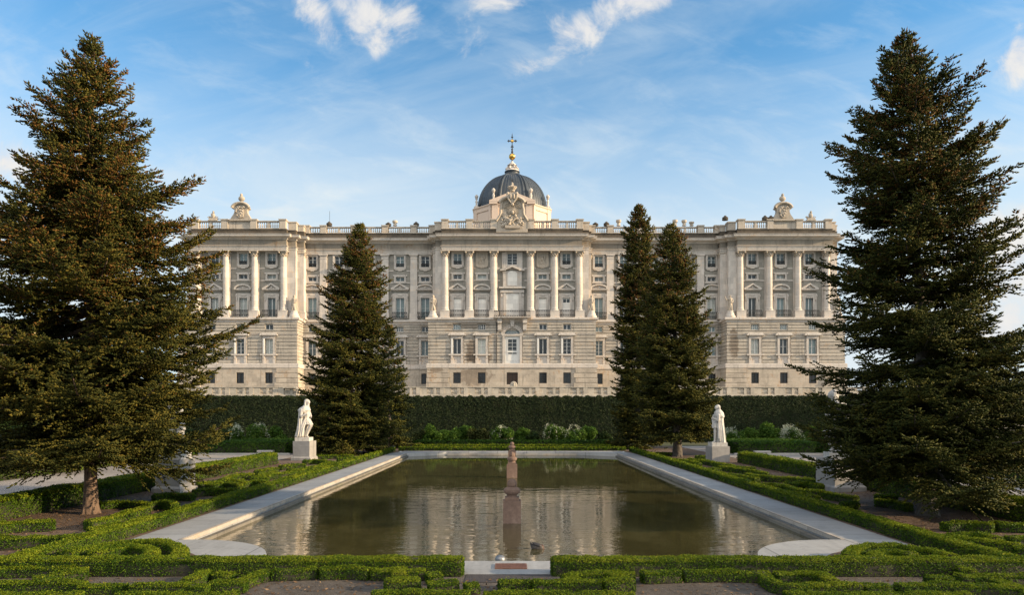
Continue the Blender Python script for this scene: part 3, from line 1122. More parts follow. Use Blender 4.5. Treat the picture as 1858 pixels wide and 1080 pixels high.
def pediment_mesh(w, seg, z):
    mb = MB()
    a = w / 2 + .95
    mb.box(-a, a, -.55, 0, z, z + .16)
    mb.box(-a + .15, a - .15, -.38, 0, z - .18, z)
    if seg:
        n = 14
        out = [(a * math.cos(math.pi * k / n), z + .16 + 1.0 * math.sin(math.pi * k / n)) for k in range(n + 1)]
        inn = [((a - .3) * math.cos(math.pi * k / n), z + .16 + .72 * math.sin(math.pi * k / n)) for k in range(n + 1)]
        for k in range(n):
            mb.prism([out[k], out[k + 1], inn[k + 1], inn[k]][::-1], -.55, 0)
        mb.prism([(p, q) for p, q in inn], -.14, 0)
        mb.ball((0, -.22, z + .46), (.42, .16, .2), 10, 6)
        mb.ball((-.5, -.18, z + .38), (.2, .1, .12), 8, 6)
        mb.ball((.5, -.18, z + .38), (.2, .1, .12), 8, 6)
    else:
        t = 1.12
        for s in (-1, 1):
            pts = [(s * a, z + .161), (s * a, z + .36), (0, z + t + .2), (0, z + t - .08), (s * (a - .55), z + .161)]
            mb.prism(pts if s < 0 else pts[::-1], -.55, 0)
        mb.prism([(-a + .4, z + .16), (a - .4, z + .16), (0, z + t - .05)], -.14, 0)
        mb.ball((0, -.2, z + .5), (.3, .16, .26), 10, 6)
        mb.ball((-.42, -.17, z + .32), (.24, .1, .1), 8, 6)
        mb.ball((.42, -.17, z + .32), (.24, .1, .1), 8, 6)
    return mb.mesh('pediment', M['trim_stone'], 40)


def rail_mesh(w, d=.55, h=1.15, y=-.1):
    mb = MB()
    n = int(w / .17)
    for z, r in ((.06, .03), (h, .045), (h - .22, .02), (.28, .02)):
        mb.box(-w / 2, w / 2, y - .03, y + .03, z - r, z + r)
    for i in range(n + 1):
        x = -w / 2 + w * i / n
        mb.box(x - .024, x + .024, y - .02, y + .02, 0, h)
    for i in range(n):
        x = -w / 2 + w * (i + .5) / n
        if i % 2 == 0:
            mb.ball((x, y, h - .11), (.06, .03, .09), 6, 4)
            mb.ball((x, y, .17), (.06, .03, .09), 6, 4)
    return mb.mesh('railing', M['iron'])


def window(name, x, y, row, w, h, z0, sash, extra, pane):
    o = put(name, cached(('sash', row, round(w, 2)) + sash, lambda: sash_mesh(w, h, *sash)), palace, (x, y, z0))
    put('pane', cached(('pane', row, round(w, 2), pane), lambda: pane_mesh(w, h, pane)), o)
    for key, fn, off in extra:
        put(key[0], cached(key, fn), o, off)
    return o


def surround_ground(w, h, lean):
    mb = ring(MB(), w, h, .44, -.2, .3, 0, False)
    mb.box(-w / 2 - .95, w / 2 + .95, -.6, 0, h + .62, h + .86)
    mb.frustum(0, -.3, h + .86, h + 1.12, w / 2 + .85, .3, w / 2 + .6, .15)
    mb.box(-w / 2 - .5, w / 2 + .5, -.3, 0, h + .44, h + .62)
    mb.box(-w / 2 - .85, w / 2 + .85, -.42, .3, -.28, 0)
    zz = z_pl1 - ROW['ground'][0]
    for s in (-1, 1):
        x0, x1 = sorted((s * (w / 2 - .02), s * (w / 2 + .44)))
        mb.box(x0, x1, -.24, 0, zz + .01, -.28)
        mb.box(x0 + .06, x1 - .06, -.36, -.24, -.8, -.28)
    mb.box(-w / 2 + .02, w / 2 - .02, -.10, 0, zz + .01, -.28)
    return mb.mesh('surround', M['trim_stone'])


def shutter_mesh(w, h):
    mb = MB()
    mb.box(-w / 2 - .36, -w / 2 - .02, -.30, -.24, .05, h)
    mb.box(-w / 2 - .32, -w / 2 - .06, -.33, -.30, .2, h / 2 - .1)
    mb.box(-w / 2 - .32, -w / 2 - .06, -.33, -.30, h / 2 + .1, h - .15)
    return mb.mesh('shutter', M['white_paint'])


def grille_mesh(w, h):
    mb = MB()
    for i in range(7):
        x = -w / 2 + w * (i + .5) / 7
        mb.box(x - .018, x + .018, .1, .14, 0, h)
    for i in range(5):
        z = h * (i + .5) / 5
        mb.box(-w / 2, w / 2, .09, .15, z - .02, z + .02)
    return mb.mesh('grille', M['iron'])


def base_sash(w, h):
    mb = MB()
    t = .1
    mb.box(-w / 2, -w / 2 + t, .3, .4, 0, h)
    mb.box(w / 2 - t, w / 2, .3, .4, 0, h)
    mb.box(-w / 2, w / 2, .3, .4, 0, t)
    mb.box(-w / 2, w / 2, .3, .4, h - t, h)
    mb.box(-.05, .05, .28, .4, 0, h)
    return mb.mesh('basement_window', M['iron'])


attic_rail = lambda w: rail_mesh(w, h=.72, y=.12)
for kd, x in sorted(bays, key=lambda q: q[1]):
    centre = kd == 'c' and abs(x) < 1
    yu, yl = yfront(kd), ylow(kd)
    allb = sorted(q for k_, q in bays if k_ == kd and q * x > 0) if kd != 'c' else sorted(CB)
    i = allb.index(x)
    seg = (i % 2 == 1) if kd != 'c' else (i in (1, 3))
    if kd == 'w':
        seg = i % 2 == 0
    # attic row
    z0, z1, w = ROW['attic']
    if centre:
        w = 2.0
    if kd == 'c' and not centre and 3 < abs(x) < 8:
        mb = ring(MB(), 1.7, z1 - z0, .36, -.16, .0)
        mb.box(-.85, .85, -.03, 0, 0, z1 - z0)
        for (a, b, c, d, e) in ((0, 1.6, .2, .2, .24), (-.1, 1.1, .3, .2, .45), (.12, .5, .2, .16, .45), (-.3, .4, .16, .14, .35), (.42, 1.35, .12, .12, .35), (-.42, 1.5, .12, .12, .3), (.3, .95, .3, .12, .1), (0, .12, .6, .14, .14)):
            mb.ball((a, -.06, b), (c, d, e), 8, 6)
        mb.prism([(-1.1, -.36), (1.1, -.36), (.9, -.55), (.4, -.6), (.25, -.75), (-.25, -.75), (-.4, -.6), (-.9, -.55)], -.16, 0.0)
        mb.build('relief_panel', M['carved'], palace, (x, yu, z0), 40)
    else:
        ex = [(('surround', 'attic', w), lambda w=w: surround_attic(w, z1 - z0), (0, 0, 0))]
        if not centre:
            ex.append((('railing', 'attic', w), lambda w=w: attic_rail(w), (0, 0, 0)))
        window('attic_window', x, yu, 'attic', w, z1 - z0, z0, (2, 3 if not centre else 4), ex, rng.choice((0, 0, 1, 1)))
    # small row
    if not centre:
        z0, z1, w = ROW['mezz']
        window('mezzanine_window', x, yu, 'mezz', w, z1 - z0, z0, (2, 1 if rng.random() < .5 else 2), [(('surround', 'mezz'), lambda: surround_mezz(w, z1 - z0), (0, 0, 0))], rng.choice((0, 0, 1, 2)))
        # balcony windows of the main floor
        z0, z1, w = ROW['main']
        if kd == 'w':
            z1, w = PZ(541, WY), 1.75
        h = z1 - z0
        pz = PZ(526.5, yu) - z0
        ex = [(('surround', 'main', w), lambda: surround_main(w, h, seg), (0, 0, 0)), (('pediment', seg, w), lambda: pediment_mesh(w, seg, pz), (0, 0, 0)),
              (('railing', 'main', kd), lambda: rail_mesh(3.0, y=-1.25 if kd != 'w' else -.75), (0, 0, 0))]
        if kd == 'c':
            o = put('blind_window', cached(('blind', w), lambda: MB().box(-w / 2, w / 2, .12, .3, 0, h).mesh('blind_window', M['blind'])), palace, (x, yu, z0))
            for key, fn, off in ex:
                put(key[0], cached(key, fn), o, off)
            if x > 10:
                put('pane', cached(('fan', w), lambda: MB().box(-w / 2 + .12, -.06, .1, .125, h - .9, h - .25).box(.06, w / 2 - .12, .1, .125, h - .9, h - .25).mesh('pane', PANES[0])), o)
        else:
            window('balcony_window', x, yu, 'main', w, h, z0, (2, 1) if kd == 'k' else (2, 2), ex, rng.choice((0, 1, 1, 2)))
        # row under the ledge
        z0, z1, w = ROW['entre']
        window('entresol_window', x, yl, 'entre', w, z1 - z0, z0, (4, 2) if rng.random() < .7 else (2, 1), [], rng.choice((0, 0, 1)))
        # ground floor
        z0, z1, w = ROW['ground']
        h = z1 - z0
        ex = [(('surround', 'ground'), lambda: surround_ground(w, h, 0), (0, 0, 0))]
        if rng.random() < .45:
            ex.append((('shutter', 'ground'), lambda: shutter_mesh(w, h), (0, 0, 0)))
        window('ground_floor_window', x, yl, 'ground', w, h, z0, (2, rng.choice((1, 2, 4))), ex, rng.choice((0, 0, 1, 2)))
    z0, z1, w = ROW['base']
    if centre:
        w, z0 = 2.2, PZ(698)
    h = z1 - z0
    o = put('basement_window' if not centre else 'basement_door', cached(('bsash', w), lambda: base_sash(w, h)), palace, (x, yl - .18, z0))
    if centre:
        put('panel', cached(('bpanel', w), lambda: MB().box(-w / 2, w / 2, .34, .44, 0, h).mesh('panel', M['door_wood'])), o)
    else:
        put('pane', cached(('bpane', w), lambda: MB().box(-w / 2, w / 2, .36, .44, 0, h).mesh('pane', PANES[0])), o)
    put('grille', cached(('grille', w), lambda: grille_mesh(w, h)), o)

# ---- centre bay: two-storey aedicule, balcony on consoles, fanlight door
xc = PX(930)
Yc = 1.5
Zl = lambda py: PZ(py, Yc)
ae = MB()
ae.box(-2.35, 2.35, Yc - .16, Yc - .002, z_ped, Zl(524))
for s in (-1, 1):
    for a, b in ((1.35, 1.75),):
        q = sorted((xc + s * a, xc + s * b))
        ae.box(q[0], q[1], Yc - .42, Yc - .16, z_ped, Zl(532))
        q = sorted((xc + s * 1.4, xc + s * 1.9))
        ae.box(q[0], q[1], Yc - .36, Yc - .01, Zl(522), Zl(496))
        ae.box(q[0] - .07, q[1] + .07, Yc - .4, Yc - .01, Zl(496), Zl(493.5))
    q = sorted((xc + s * 1.75, xc + s * 2.3))
    ae.prism([(q[0], Zl(560)), (q[1], Zl(560)), (q[1], Zl(534)), (q[0], Zl(534))], Yc - .26, Yc - .16)
    ae.ball((xc + s * 2.15, Yc - .3, Zl(537)), (.2, .16, .4), 8, 6)
ae.box(xc - 2.4, xc + 2.4, Yc - .5, Yc - .16, Zl(532), Zl(527))
ae.box(xc - 2.65, xc + 2.65, Yc - .8, Yc - .01, Zl(524.5), Zl(521.5))
ae.box(xc - 1.9, xc + 1.9, Yc - .2, Yc - .003, Zl(522), Zl(492))
ae.wall(xc - 2.05, xc + 2.05, Zl(490), Zl(456), Yc - .2, Yc - .003, [(-1.0 - 0.02 + 0, 1.0 + .02, ROW['attic'][0], ROW['attic'][1])])
for s in (-1, 1):
    e = [(xc + s * 2.45, Zl(492.5)), (xc + s * 2.45, Zl(490.2)), (xc, Zl(482.5)), (xc, Zl(486)), (xc + s * 1.3, Zl(490.8)), (xc + s * 1.35, Zl(492.5))]
    ae.prism(e if s < 0 else e[::-1], Yc - .75, Yc - .01)
    n = 6
ae.build('aedicule', M['trim_stone'], palace, smooth=40)
bl = MB()
bl.box(xc - 1.33, xc + 1.33, Yc - .22, Yc - .15, z_ped + .02, Zl(533))
arc = [(xc - .95, Zl(518.5)), (xc + .95, Zl(518.5)), (xc + .95, Zl(497))] + [(xc + .95 * math.cos(R(a)), Zl(497) + .55 * math.sin(R(a))) for a in range(15, 180, 15)] + [(xc - .95, Zl(497))]
bl.prism(arc, Yc - .27, Yc - .19)
bl.build('blind_window', M['blind'], palace)
bx = MB()
bx.box(xc - 3.65, xc + 3.65, -1.5, -.1, z_ped - .28, z_ped - .02)
bx.box(xc - 3.75, xc + 3.75, -1.6, -.1, z_ped - .14, z_ped + .012)
for s in (-1, 1):
    x = xc + s * 2.5
    bx.box(x - .45, x + .45, -1.1, -.08, z_ped - 1.15, z_ped - .28)
    bx.box(x - .36, x + .36, -.8, -.08, z_ped - 2.5, z_ped - 1.15)
    bx.tube([(x - .38, -1.0, z_ped - 1.1), (x + .38, -1.0, z_ped - 1.1)], .24, 10)
    bx.frustum(x, -.4, z_ped - 2.75, z_ped - 2.5, .25, .3, .4, .45)
bx.box(xc - 2.0, xc + 2.0, -.3, -.02, z_ped - .8, z_ped - .3)
bx.frustum(xc, -.3, z_ped - 1.9, z_ped - .4, .28, .2, .5, .4)
b = bx.build('balcony', M['trim_stone'], palace)
put('railing', rail_mesh(7.1, y=-1.4, h=1.2), b, (xc, 0, z_ped))
dr = MB()
rr = 1.5
zs = PZ(607.2)
n = 16
for k in range(n):
    a0, a1 = math.pi * k / n, math.pi * (k + 1) / n
    g = .015
    q = [(xc + (rr + .02) * math.cos(a0 + g), zs + (rr - .3) * math.sin(a0 + g) * 1.0), (xc + (rr + .02) * math.cos(a1 - g), zs + (rr - .3) * math.sin(a1 - g)),
         (xc + 2.25 * math.cos(a1 - g), zs + 1.95 * math.sin(a1 - g)), (xc + 2.25 * math.cos(a0 + g), zs + 1.95 * math.sin(a0 + g))]
    dr.prism(q, -.2 - .05 * (k % 2), .2)
for s in (-1, 1):
    q = sorted((xc + s * 1.5, xc + s * 1.95))
    dr.box(q[0], q[1], -.22, .3, z_pl1, zs - .3)
dr.box(xc - 2.1, xc + 2.1, -.26, .3, zs - .3, zs)
d = dr.build('arched_door', M['trim_stone'], palace)
lf = MB()
lf.box(xc - 1.5, xc + 1.5, .12, .3, z_pl1, zs - .3)
lf.box(xc - 1.1, xc + 1.1, .02, .12, z_pl1 + 2.2, z_pl1 + 2.5)
lf.box(xc - .95, xc + .95, .08, .12, z_pl1 + .5, z_pl1 + 1.7)
for zz in (PZ(615.6) - .0, PZ(643) - .1):
    lf.box(xc - .98, xc + .98, .05, .12, zz, zz + .1)
for xx in (-.93, -.04, .85):
    lf.box(xc + xx, xc + xx + .08, .05, .12, PZ(643), PZ(615.6))
for i in (1, 2, 3):
    zz = PZ(643) + i * (PZ(615.6) - PZ(643)) / 4
    lf.box(xc - .9, xc + .9, .07, .12, zz - .03, zz + .03)
put('door_leaf', lf.mesh('door_leaf', M['white_paint']), d)
put('pane', MB().box(xc - .86, xc + .86, .10, .13, PZ(643) + .05, PZ(615.6) - .05).mesh('pane', PANES[0]), d)
fl = MB()
fl.prism([(xc + rr * math.cos(R(a)), zs + (rr - .28) * math.sin(R(a))) for a in range(0, 181, 10)], .2, .3)
put('fanlight', fl.mesh('fanlight', PANES[1]), d)
fb = MB()
for a in range(20, 180, 20):
    fb.tube([(xc + .4 * math.cos(R(a)), .17, zs + .35 * math.sin(R(a))), (xc + 1.47 * math.cos(R(a)), .17, zs + 1.2 * math.sin(R(a)))], .03, 5)
for q in (.45, .95):
    fb.tube([(xc + q * math.cos(R(a)), .17, zs + q * .83 * math.sin(R(a))) for a in range(0, 181, 15)], .03, 5)
put('fanlight_bars', fb.mesh('fanlight_bars', M['white_paint']), d)
# downpipe beside the door
MB().tube([(PX(901.5), -.16, z_pl1 + .1), (PX(901.5), -.16, z_led - .4)], .07, 8).build('downpipe', M['iron'], palace)
# ------------------------------------------------------------------ roof sculpture and dome
cr = MB()
X7 = lambda zx: PX(860 + zx / 9.82, .3)
Z7 = lambda zy: PZ(320 + zy / 9.82, .3)
half = [(280, 985), (280, 800), (262, 770), (235, 730), (212, 690), (203, 650), (205, 600), (190, 540), (185, 480), (170, 440), (120, 405), (60, 385), (0, 380)]
poly = [(X7(685 + a), Z7(b)) for a, b in half] + [(X7(685 - a), Z7(b)) for a, b in reversed(half[:-1])]
cr.prism(poly[::-1], .25, 1.3)
rim = [(X7(685 + a), Z7(b)) for a, b in half[1:]]
for side in (1, -1):
    pts = [((2 * X7(685) - x if side < 0 else x), .22, z) for x, z in rim]
    cr.tube(pts, .26, 8)
arc = [(X7(685 + 225 * math.cos(R(a))), .0, Z7(500 - 130 * math.sin(R(a)))) for a in range(10, 171, 10)]
cr.tube(arc, .34, 8)
cr.box(X7(400), X7(960), .1, 1.2, Z7(1000), Z7(935))
cr.box(X7(560), X7(830), -.3, .3, Z7(935), Z7(885))
crest = cr.build('crest', M['carved'], palace, smooth=45)
rl = MB()
r7 = random.Random(3)
cx, cz = X7(690), Z7(650)
rl.ball((cx, .0, cz), (.36, .34, .42), 12, 8)
for k in range(18):
    a = R(-10 + 200 * k / 17)
    L = 1.1 + .5 * r7.random()
    rl.tube([(cx + .5 * math.cos(a), .14, cz + .5 * math.sin(a)), (cx + L * math.cos(a), .16, cz + L * math.sin(a))], [.1, .03], 5)
for k in range(60):
    a, b = r7.uniform(500, 880), r7.uniform(690, 900)
    w = .16 + .26 * r7.random()
    rl.ball((X7(a), .2, Z7(b)), (w, .22 + .1 * r7.random(), w * r7.uniform(.5, 1.4)), 7, 5)
rl.tube([(X7(640), -.05, Z7(870)), (X7(640), -.1, Z7(800)), (X7(690), -.1, Z7(760))], [.32, .4, .2], 8)
rl.tube([(X7(660), -.1, Z7(840)), (X7(770), -.1, Z7(740))], [.14, .2], 7)
for k in range(13):
    a = R(8 + 164 * k / 12)
    rl.tube([(X7(690) + .9 * math.cos(a), .15, Z7(575) + .6 * math.sin(a)), (X7(690) + 1.75 * math.cos(a), .1, Z7(575) + 1.4 * math.sin(a))], [.05, .12], 5)
put('relief', rl.mesh('relief', M['carved'], 45), crest)
tr = MB()
tr.ball((X7(690), -.3, Z7(515)), (.34, .3, .34), 12, 8)
tr.prism([(X7(600), Z7(300)), (X7(770), Z7(300)), (X7(785), Z7(360)), (X7(745), Z7(430)), (X7(700), Z7(500)), (X7(670), Z7(500)), (X7(625), Z7(430)), (X7(585), Z7(360))][::-1], -.35, .9)
for s in (-1, 1):
    tr.ball((X7(687 + s * 80), -.3, Z7(325)), (.32, .34, .36), 10, 7)
    tr.tube([(X7(687 + s * 85), -.36, Z7(340)), (X7(687 + s * 70), -.42, Z7(420)), (X7(687 + s * 25), -.45, Z7(490))], [.2, .22, .1], 7)
    tr.ball((X7(687 + s * 30), -.45, Z7(380)), (.25, .3, .6), 9, 7)
put('trophy', tr.mesh('trophy', M['carved'], 45), crest)
cw = MB()
zc_ = Z7(270)
cw.lathe([(.42, 0), (.5, .12), (.5, .3), (.62, .4), (.82, .62), (.86, .78), (.62, .82), (.6, .95), (.4, 1.2), (.22, 1.36), (.2, 1.5), (.26, 1.62), (.1, 1.85)], X7(687), .4, 14, zc_)
for k in range(10):
    a = k * math.pi / 5
    cw.ball((X7(687) + .82 * math.cos(a), .4 + .82 * math.sin(a), zc_ + .86), (.14, .14, .2), 6, 5)
put('crown', cw.mesh('crown', M['carved'], 45), crest)
xx, zz = X7(683), Z7(75)
put('cross', MB().box(xx - .06, xx + .06, .35, .47, Z7(112), zz + .32).box(xx - .28, xx + .28, .36, .46, zz - .05, zz + .06).mesh('cross', M['iron']), crest)


def small_crest(s):
    x0 = s * (929.5 - 436) * U
    mb = MB()
    e = .0835 * P / 100 / 1.0
    u8 = U / 12.0
    Z8 = lambda zy: PZ(340 + zy / 12.0, .3)
    hf = [(232, 700), (215, 670), (190, 630), (160, 590), (140, 540), (135, 490), (150, 470), (190, 455), (180, 430), (140, 385), (90, 355), (40, 342), (0, 338)]
    pl = [(x0 + a * u8, Z8(b)) for a, b in hf] + [(x0 - a * u8, Z8(b)) for a, b in reversed(hf[:-1])]
    mb.prism(pl[::-1], .3, 1.3)
    mb.tube([(x0 + 185 * u8 * math.cos(R(a)), .2, Z8(455) + 115 * u8 * math.sin(R(a))) for a in range(5, 176, 10)], .3, 8)
    mb.box(x0 - 240 * u8, x0 + 240 * u8, .05, 1.4, Z8(730), Z8(698))
    o = mb.build('crest', M['carved'], palace, smooth=45)
    q = MB()
    q.prism([(x0 - 75 * u8, Z8(480)), (x0 + 70 * u8, Z8(480)), (x0 + 75 * u8, Z8(560)), (x0 + 60 * u8, Z8(650)), (x0, Z8(672)), (x0 - 60 * u8, Z8(650)), (x0 - 75 * u8, Z8(560))], .05, .3)
    rr_ = random.Random(9)
    for k in range(16):
        q.ball((x0 + rr_.uniform(-95, 95) * u8, .05, Z8(rr_.uniform(420, 640))), (.2, .16, .22), 7, 5)
    put('shield', q.mesh('shield', M['carved'], 45), o)
    b = MB()
    b.lathe([(.5, 0), (.5, .15), (.3, .3), (.26, .5)], x0, .8, 12, Z8(342))
    b.ball((x0, .8, Z8(230)), (.66, .42, .55), 12, 8)
    b.tube([(x0, .8, Z8(215)), (x0, .74, Z8(170))], [.3, .2], 8)
    b.ball((x0, .72, Z8(155)), (.27, .3, .36), 12, 8)
    b.ball((x0 - .02, .62, Z8(190)), (.2, .2, .2), 8, 6)
    put('bust', b.mesh('bust', M['carved'], 45), o)
    # trophy of arms farther out on the parapet
    xo = s * (929.5 - 385) * U
    t = MB()
    t.frustum(xo, .7, z_par + .0, z_par + .5, .95, .5, .6, .4)
    for k in range(14):
        t.tube([(xo + rr_.uniform(-.5, .5), .7, z_par + .3), (xo + rr_.uniform(-1.1, 1.1), .7 + rr_.uniform(-.3, .3), z_par + rr_.uniform(.5, 1.0))], [.16, .08], 6)
    t.ball((xo, .65, z_par + 1.0), (.4, .36, .65), 10, 7)
    t.ball((xo + .03, .62, z_par + 1.75), (.22, .24, .3), 10, 7)
    t.ball((xo - .3, .6, z_par + 1.2), (.16, .2, .4), 8, 6)
    t.build('trophy', M['carved'], palace, smooth=45)


small_crest(-1)
small_crest(1)

# urns and chimney pots on the wing parapets
def urn(x, y, z, k, h):
    if k == 'pot':
        prof = [(.42, 0), (.42, .12), (.3, .25), (.34, .5), (.52, .62), (.55, .95), (.5, 1.0)]
    elif k == 'dark':
        prof = [(.6, 0), (.62, .15), (.5, .3), (.62, .45), (.5, .65), (.28, .8), (.2, 1.0)]
    else:
        prof = [(.4, 0), (.36, .3), (.44, .5), (.5, .7), (.3, .9), (.1, 1.0)]
    return MB().lathe([(r, q * h) for r, q in prof], x, y, 12, z).build('urn', M['dark_parapet'] if k != 'pot' else M['parapet_stone'], palace, smooth=40)


zw = PZ(409.5, WY)
for px, k, h in ((597.6, 'dark', .85), (705, 'dark', .7), (717, 'pot', 1.05), (755.5, 'dark', .8), (1101, 'dark', .85), (1123, 'pot', 1.2), (1081, 'dark', .7), (1225.5, 'pot', 1.2), (1242, 'pot', 1.15), (1255.5, 'pot', .8)):
    urn(PX(px, WY), WY + .1, zw - .02, k, h)
for px in (1387.5, 1398.2, 1315.5):
    urn(PX(px, 1), .75, z_par + .2, 'dark', .9)
MB().tube([(PX(598.4, WY), WY + .1, zw), (PX(598.4, WY), WY + .1, zw + 3.0)], .035, 5).build('antenna', M['iron'], palace)

# ---- drum and dome of the chapel
YD = 24.0
HWD = PX(998.5, YD + 3)
FWD = 5.0
DC = YD + HWD
oct_ = lambda h, f: [(-f, DC - h), (f, DC - h), (h, DC - f), (h, DC + f), (f, DC + h), (-f, DC + h), (-h, DC + f), (-h, DC - f)]
dx0 = PX(929.8, YD)
zd0, zd1 = z_cor, PZ(371.5, YD)
drum = MB()
drum.prism([(x + dx0, y) for x, y in oct_(HWD, FWD)], zd0, zd1, 'z')
for (ax, ay) in oct_(HWD, FWD):                      # corner strips
    pass
w0 = .9
for s in (-1, 1):
    q = sorted((dx0 + s * (FWD - .25), dx0 + s * (FWD - .25 - 1.5)))
    drum.box(q[0], q[1], YD - .35, YD + .2, zd0, zd1)
    # panel frames on the slanting faces
    p0 = Vector((dx0 + s * FWD, YD, 0))
    p1 = Vector((dx0 + s * HWD, DC - FWD, 0))
    dd = (p1 - p0).normalized()
    nn = Vector((s * dd.y * 1.0, -s * dd.x * 1.0, 0))
    if nn.y > 0:
        nn = -nn
    L = (p1 - p0).length

    def slab(a, b, za, zb_, t):
        A, B = p0 + dd * a, p0 + dd * b
        q_ = [A, B, B + nn * t, A + nn * t]
        if s < 0:
            q_ = q_[::-1]
        drum.prism([(v.x, v.y) for v in q_], za, zb_, 'z')
    slab(-.1, .5, zd0, zd1, .25)
    slab(L - 1.1, L + .1, zd0, zd1, .25)
    slab(.5, L - 1.1, zd1 - 1.1, zd1, .2)
    slab(.7, L - 1.3, zd0, zd1 - 1.4, .1)
drum_o = drum.build('drum', M['stucco'], palace)
cn = MB()
ring_path = [(x + dx0, y) for x, y in oct_(HWD, FWD)]
ring_path = [ring_path[k] for k in (7, 0, 1, 2)]
ring_path = [(ring_path[0][0], DC + FWD)] + ring_path + [(ring_path[-1][0], DC + FWD)]
cn.sweep(ring_path, [(.0, zd1 - .35), (.25, zd1 - .2), (.45, zd1), (.45, zd1 + .18), (-1.5, zd1 + .5)])
put('drum_cornice', cn.mesh('drum_cornice', M['stucco']), drum_o)
# gable over the front face
gb = MB()
gz0, gz1 = PZ(367.5, YD), PZ(349, YD)
a = FWD + .35
for s in (-1, 1):
    e = [(dx0 + s * a, gz0), (dx0 + s * a, gz0 + .3), (dx0, gz1), (dx0, gz1 - .75), (dx0 + s * 2.2, gz0 - .0)]
    gb.prism(e if s < 0 else e[::-1], YD - .9, YD + 3)
gb.prism([(dx0 - a + .4, gz0 + .01), (dx0 + a - .4, gz0 + .01), (dx0, gz1 - .5)], YD - .3, YD + 2.8)
for s in (-1, 1):
    q = sorted((dx0 + s * a, dx0 + s * (a - 1.9)))
    gb.box(q[0], q[1], YD - .85, YD + .3, gz0 - .5, gz0 + .02)
put('gable', gb.mesh('gable', M['stucco']), drum_o)
dm = MB()
zs_ = zd1 + .25
RD = 8.6
RH = PZ(320.0, DC) - zs_
nseg = 64
prof = [(RD + .75, -.2), (RD + .7, .1), (RD + .25, .35)] + [(RD * math.cos(R(q)) ** .92, .35 + (RH - .3) * math.sin(R(q)) ** .98) for q in range(0, 81, 5)]
dm.lathe(prof, dx0, DC, nseg, zs_)
dome = dm.build('dome', M['lead'], palace, smooth=30)
rb = MB()
for k in range(16):
    a0 = 2 * math.pi * (k // 2) / 8 + (R(22.5)) + (1 if k % 2 else -1) * .055
    pts = []
    for q in range(0, 79, 6):
        r = RD * math.cos(R(q)) ** .92 + .02
        pts.append((dx0 + r * math.cos(a0), DC + r * math.sin(a0), zs_ + .35 + (RH - .3) * math.sin(R(q)) ** .98))
    rb.tube(pts, [.34 - .012 * i for i in range(len(pts))], 6)
for k in range(72):
    a0 = 2 * math.pi * (k + .5) / 72
    pts = []
    for q in range(0, 79, 6):
        r = RD * math.cos(R(q)) ** .92
        pts.append((dx0 + r * math.cos(a0), DC + r * math.sin(a0), zs_ + .35 + (RH - .3) * math.sin(R(q)) ** .98))
    rb.tube(pts, .06, 4)
put('rib', rb.mesh('rib', M['lead'], 40), dome)
ZD = lambda zy: PZ(220 + zy / 4.908, DC)
WD = lambda zw_: zw_ / 4.908 * (P + DC) / F
nk = MB().lathe([(WD(72), ZD(505)), (WD(66), ZD(492)), (WD(58), ZD(478)), (WD(60), ZD(464)), (WD(68), ZD(458)), (WD(68), ZD(452))], dx0, DC, 24)
put('lantern_base', nk.mesh('lantern_base', M['lead'], 40), dome)
ln = MB()
ln.lathe([(WD(66), ZD(456)), (WD(60), ZD(440)), (WD(42), ZD(425)), (WD(33), ZD(412)), (WD(30), ZD(402)), (WD(38), ZD(398)), (WD(36), ZD(388)), (WD(24), ZD(376)), (WD(12), ZD(366)), (WD(9), ZD(356))], dx0, DC, 20)
for k in range(8):
    a = k * math.pi / 4 + .39
    ln.tube([(dx0 + WD(58) * math.cos(a), DC + WD(58) * math.sin(a), ZD(436)), (dx0 + WD(36) * math.cos(a), DC + WD(36) * math.sin(a), ZD(408)), (dx0 + WD(38) * math.cos(a), DC + WD(38) * math.sin(a), ZD(394))], [.28, .22, .26], 7)
put('lantern', ln.mesh('lantern', M['pale_stone'], 40), dome)
put('golden_ball', MB().ball((dx0, DC, ZD(315)), WD(29), 24, 16).mesh('golden_ball', M['gold'], 60), dome)
cs = MB()
cs.lathe([(.22, ZD(357)), (.12, ZD(345)), (.12, ZD(285)), (.3, ZD(272)), (.14, ZD(262)), (.26, ZD(248)), (.08, ZD(238)), (.09, ZD(200))], dx0, DC, 10)
cs.box(dx0 - .09, dx0 + .09, DC - .09, DC + .09, ZD(238), ZD(118))
cs.box(dx0 - WD(42), dx0 + WD(42), DC - .08, DC + .08, ZD(179), ZD(170))
for q, w in ((140, 10), (218, 10), (230, 13)):
    cs.box(dx0 - WD(w), dx0 + WD(w), DC - .07, DC + .07, ZD(q + 4), ZD(q - 3))
for s in (-1, 1):
    cs.box(dx0 + s * WD(31) - .09, dx0 + s * WD(31) + .09, DC - .07, DC + .07, ZD(186), ZD(163))
cs.tube([(dx0, DC, ZD(120)), (dx0, DC, ZD(103))], [.09, .01], 6)
cross_o = put('cross', cs.mesh('cross', M['iron']), dome)
MB_ = MB().ball((dx0, DC, ZD(175)), (WD(15), .14, WD(15)), 10, 8)
put('cross_medallion', MB_.mesh('cross_medallion', M['gold'], 60), dome)


def pinnacle(x, y, z, h):
    pr = [(.62, 0), (.62, .14), (.34, .2), (.2, .3), (.26, .42), (.34, .5), (.2, .56), (.2, .66), (.36, .7), (.24, .73), (.42, .8), (.42, .88), (.2, .96), (.03, 1)]
    mb = MB().lathe([(r * h / 3.4, q * h) for r, q in pr], 0, 0, 14)
    mb.box(-.55 * h / 3.4, .55 * h / 3.4, -.55 * h / 3.4, .55 * h / 3.4, -.1, .12 * h)
    put('pinnacle', cached(('pin', h), lambda: mb.mesh('pinnacle', M['pale_stone'], 40)), palace, (x, y, z))


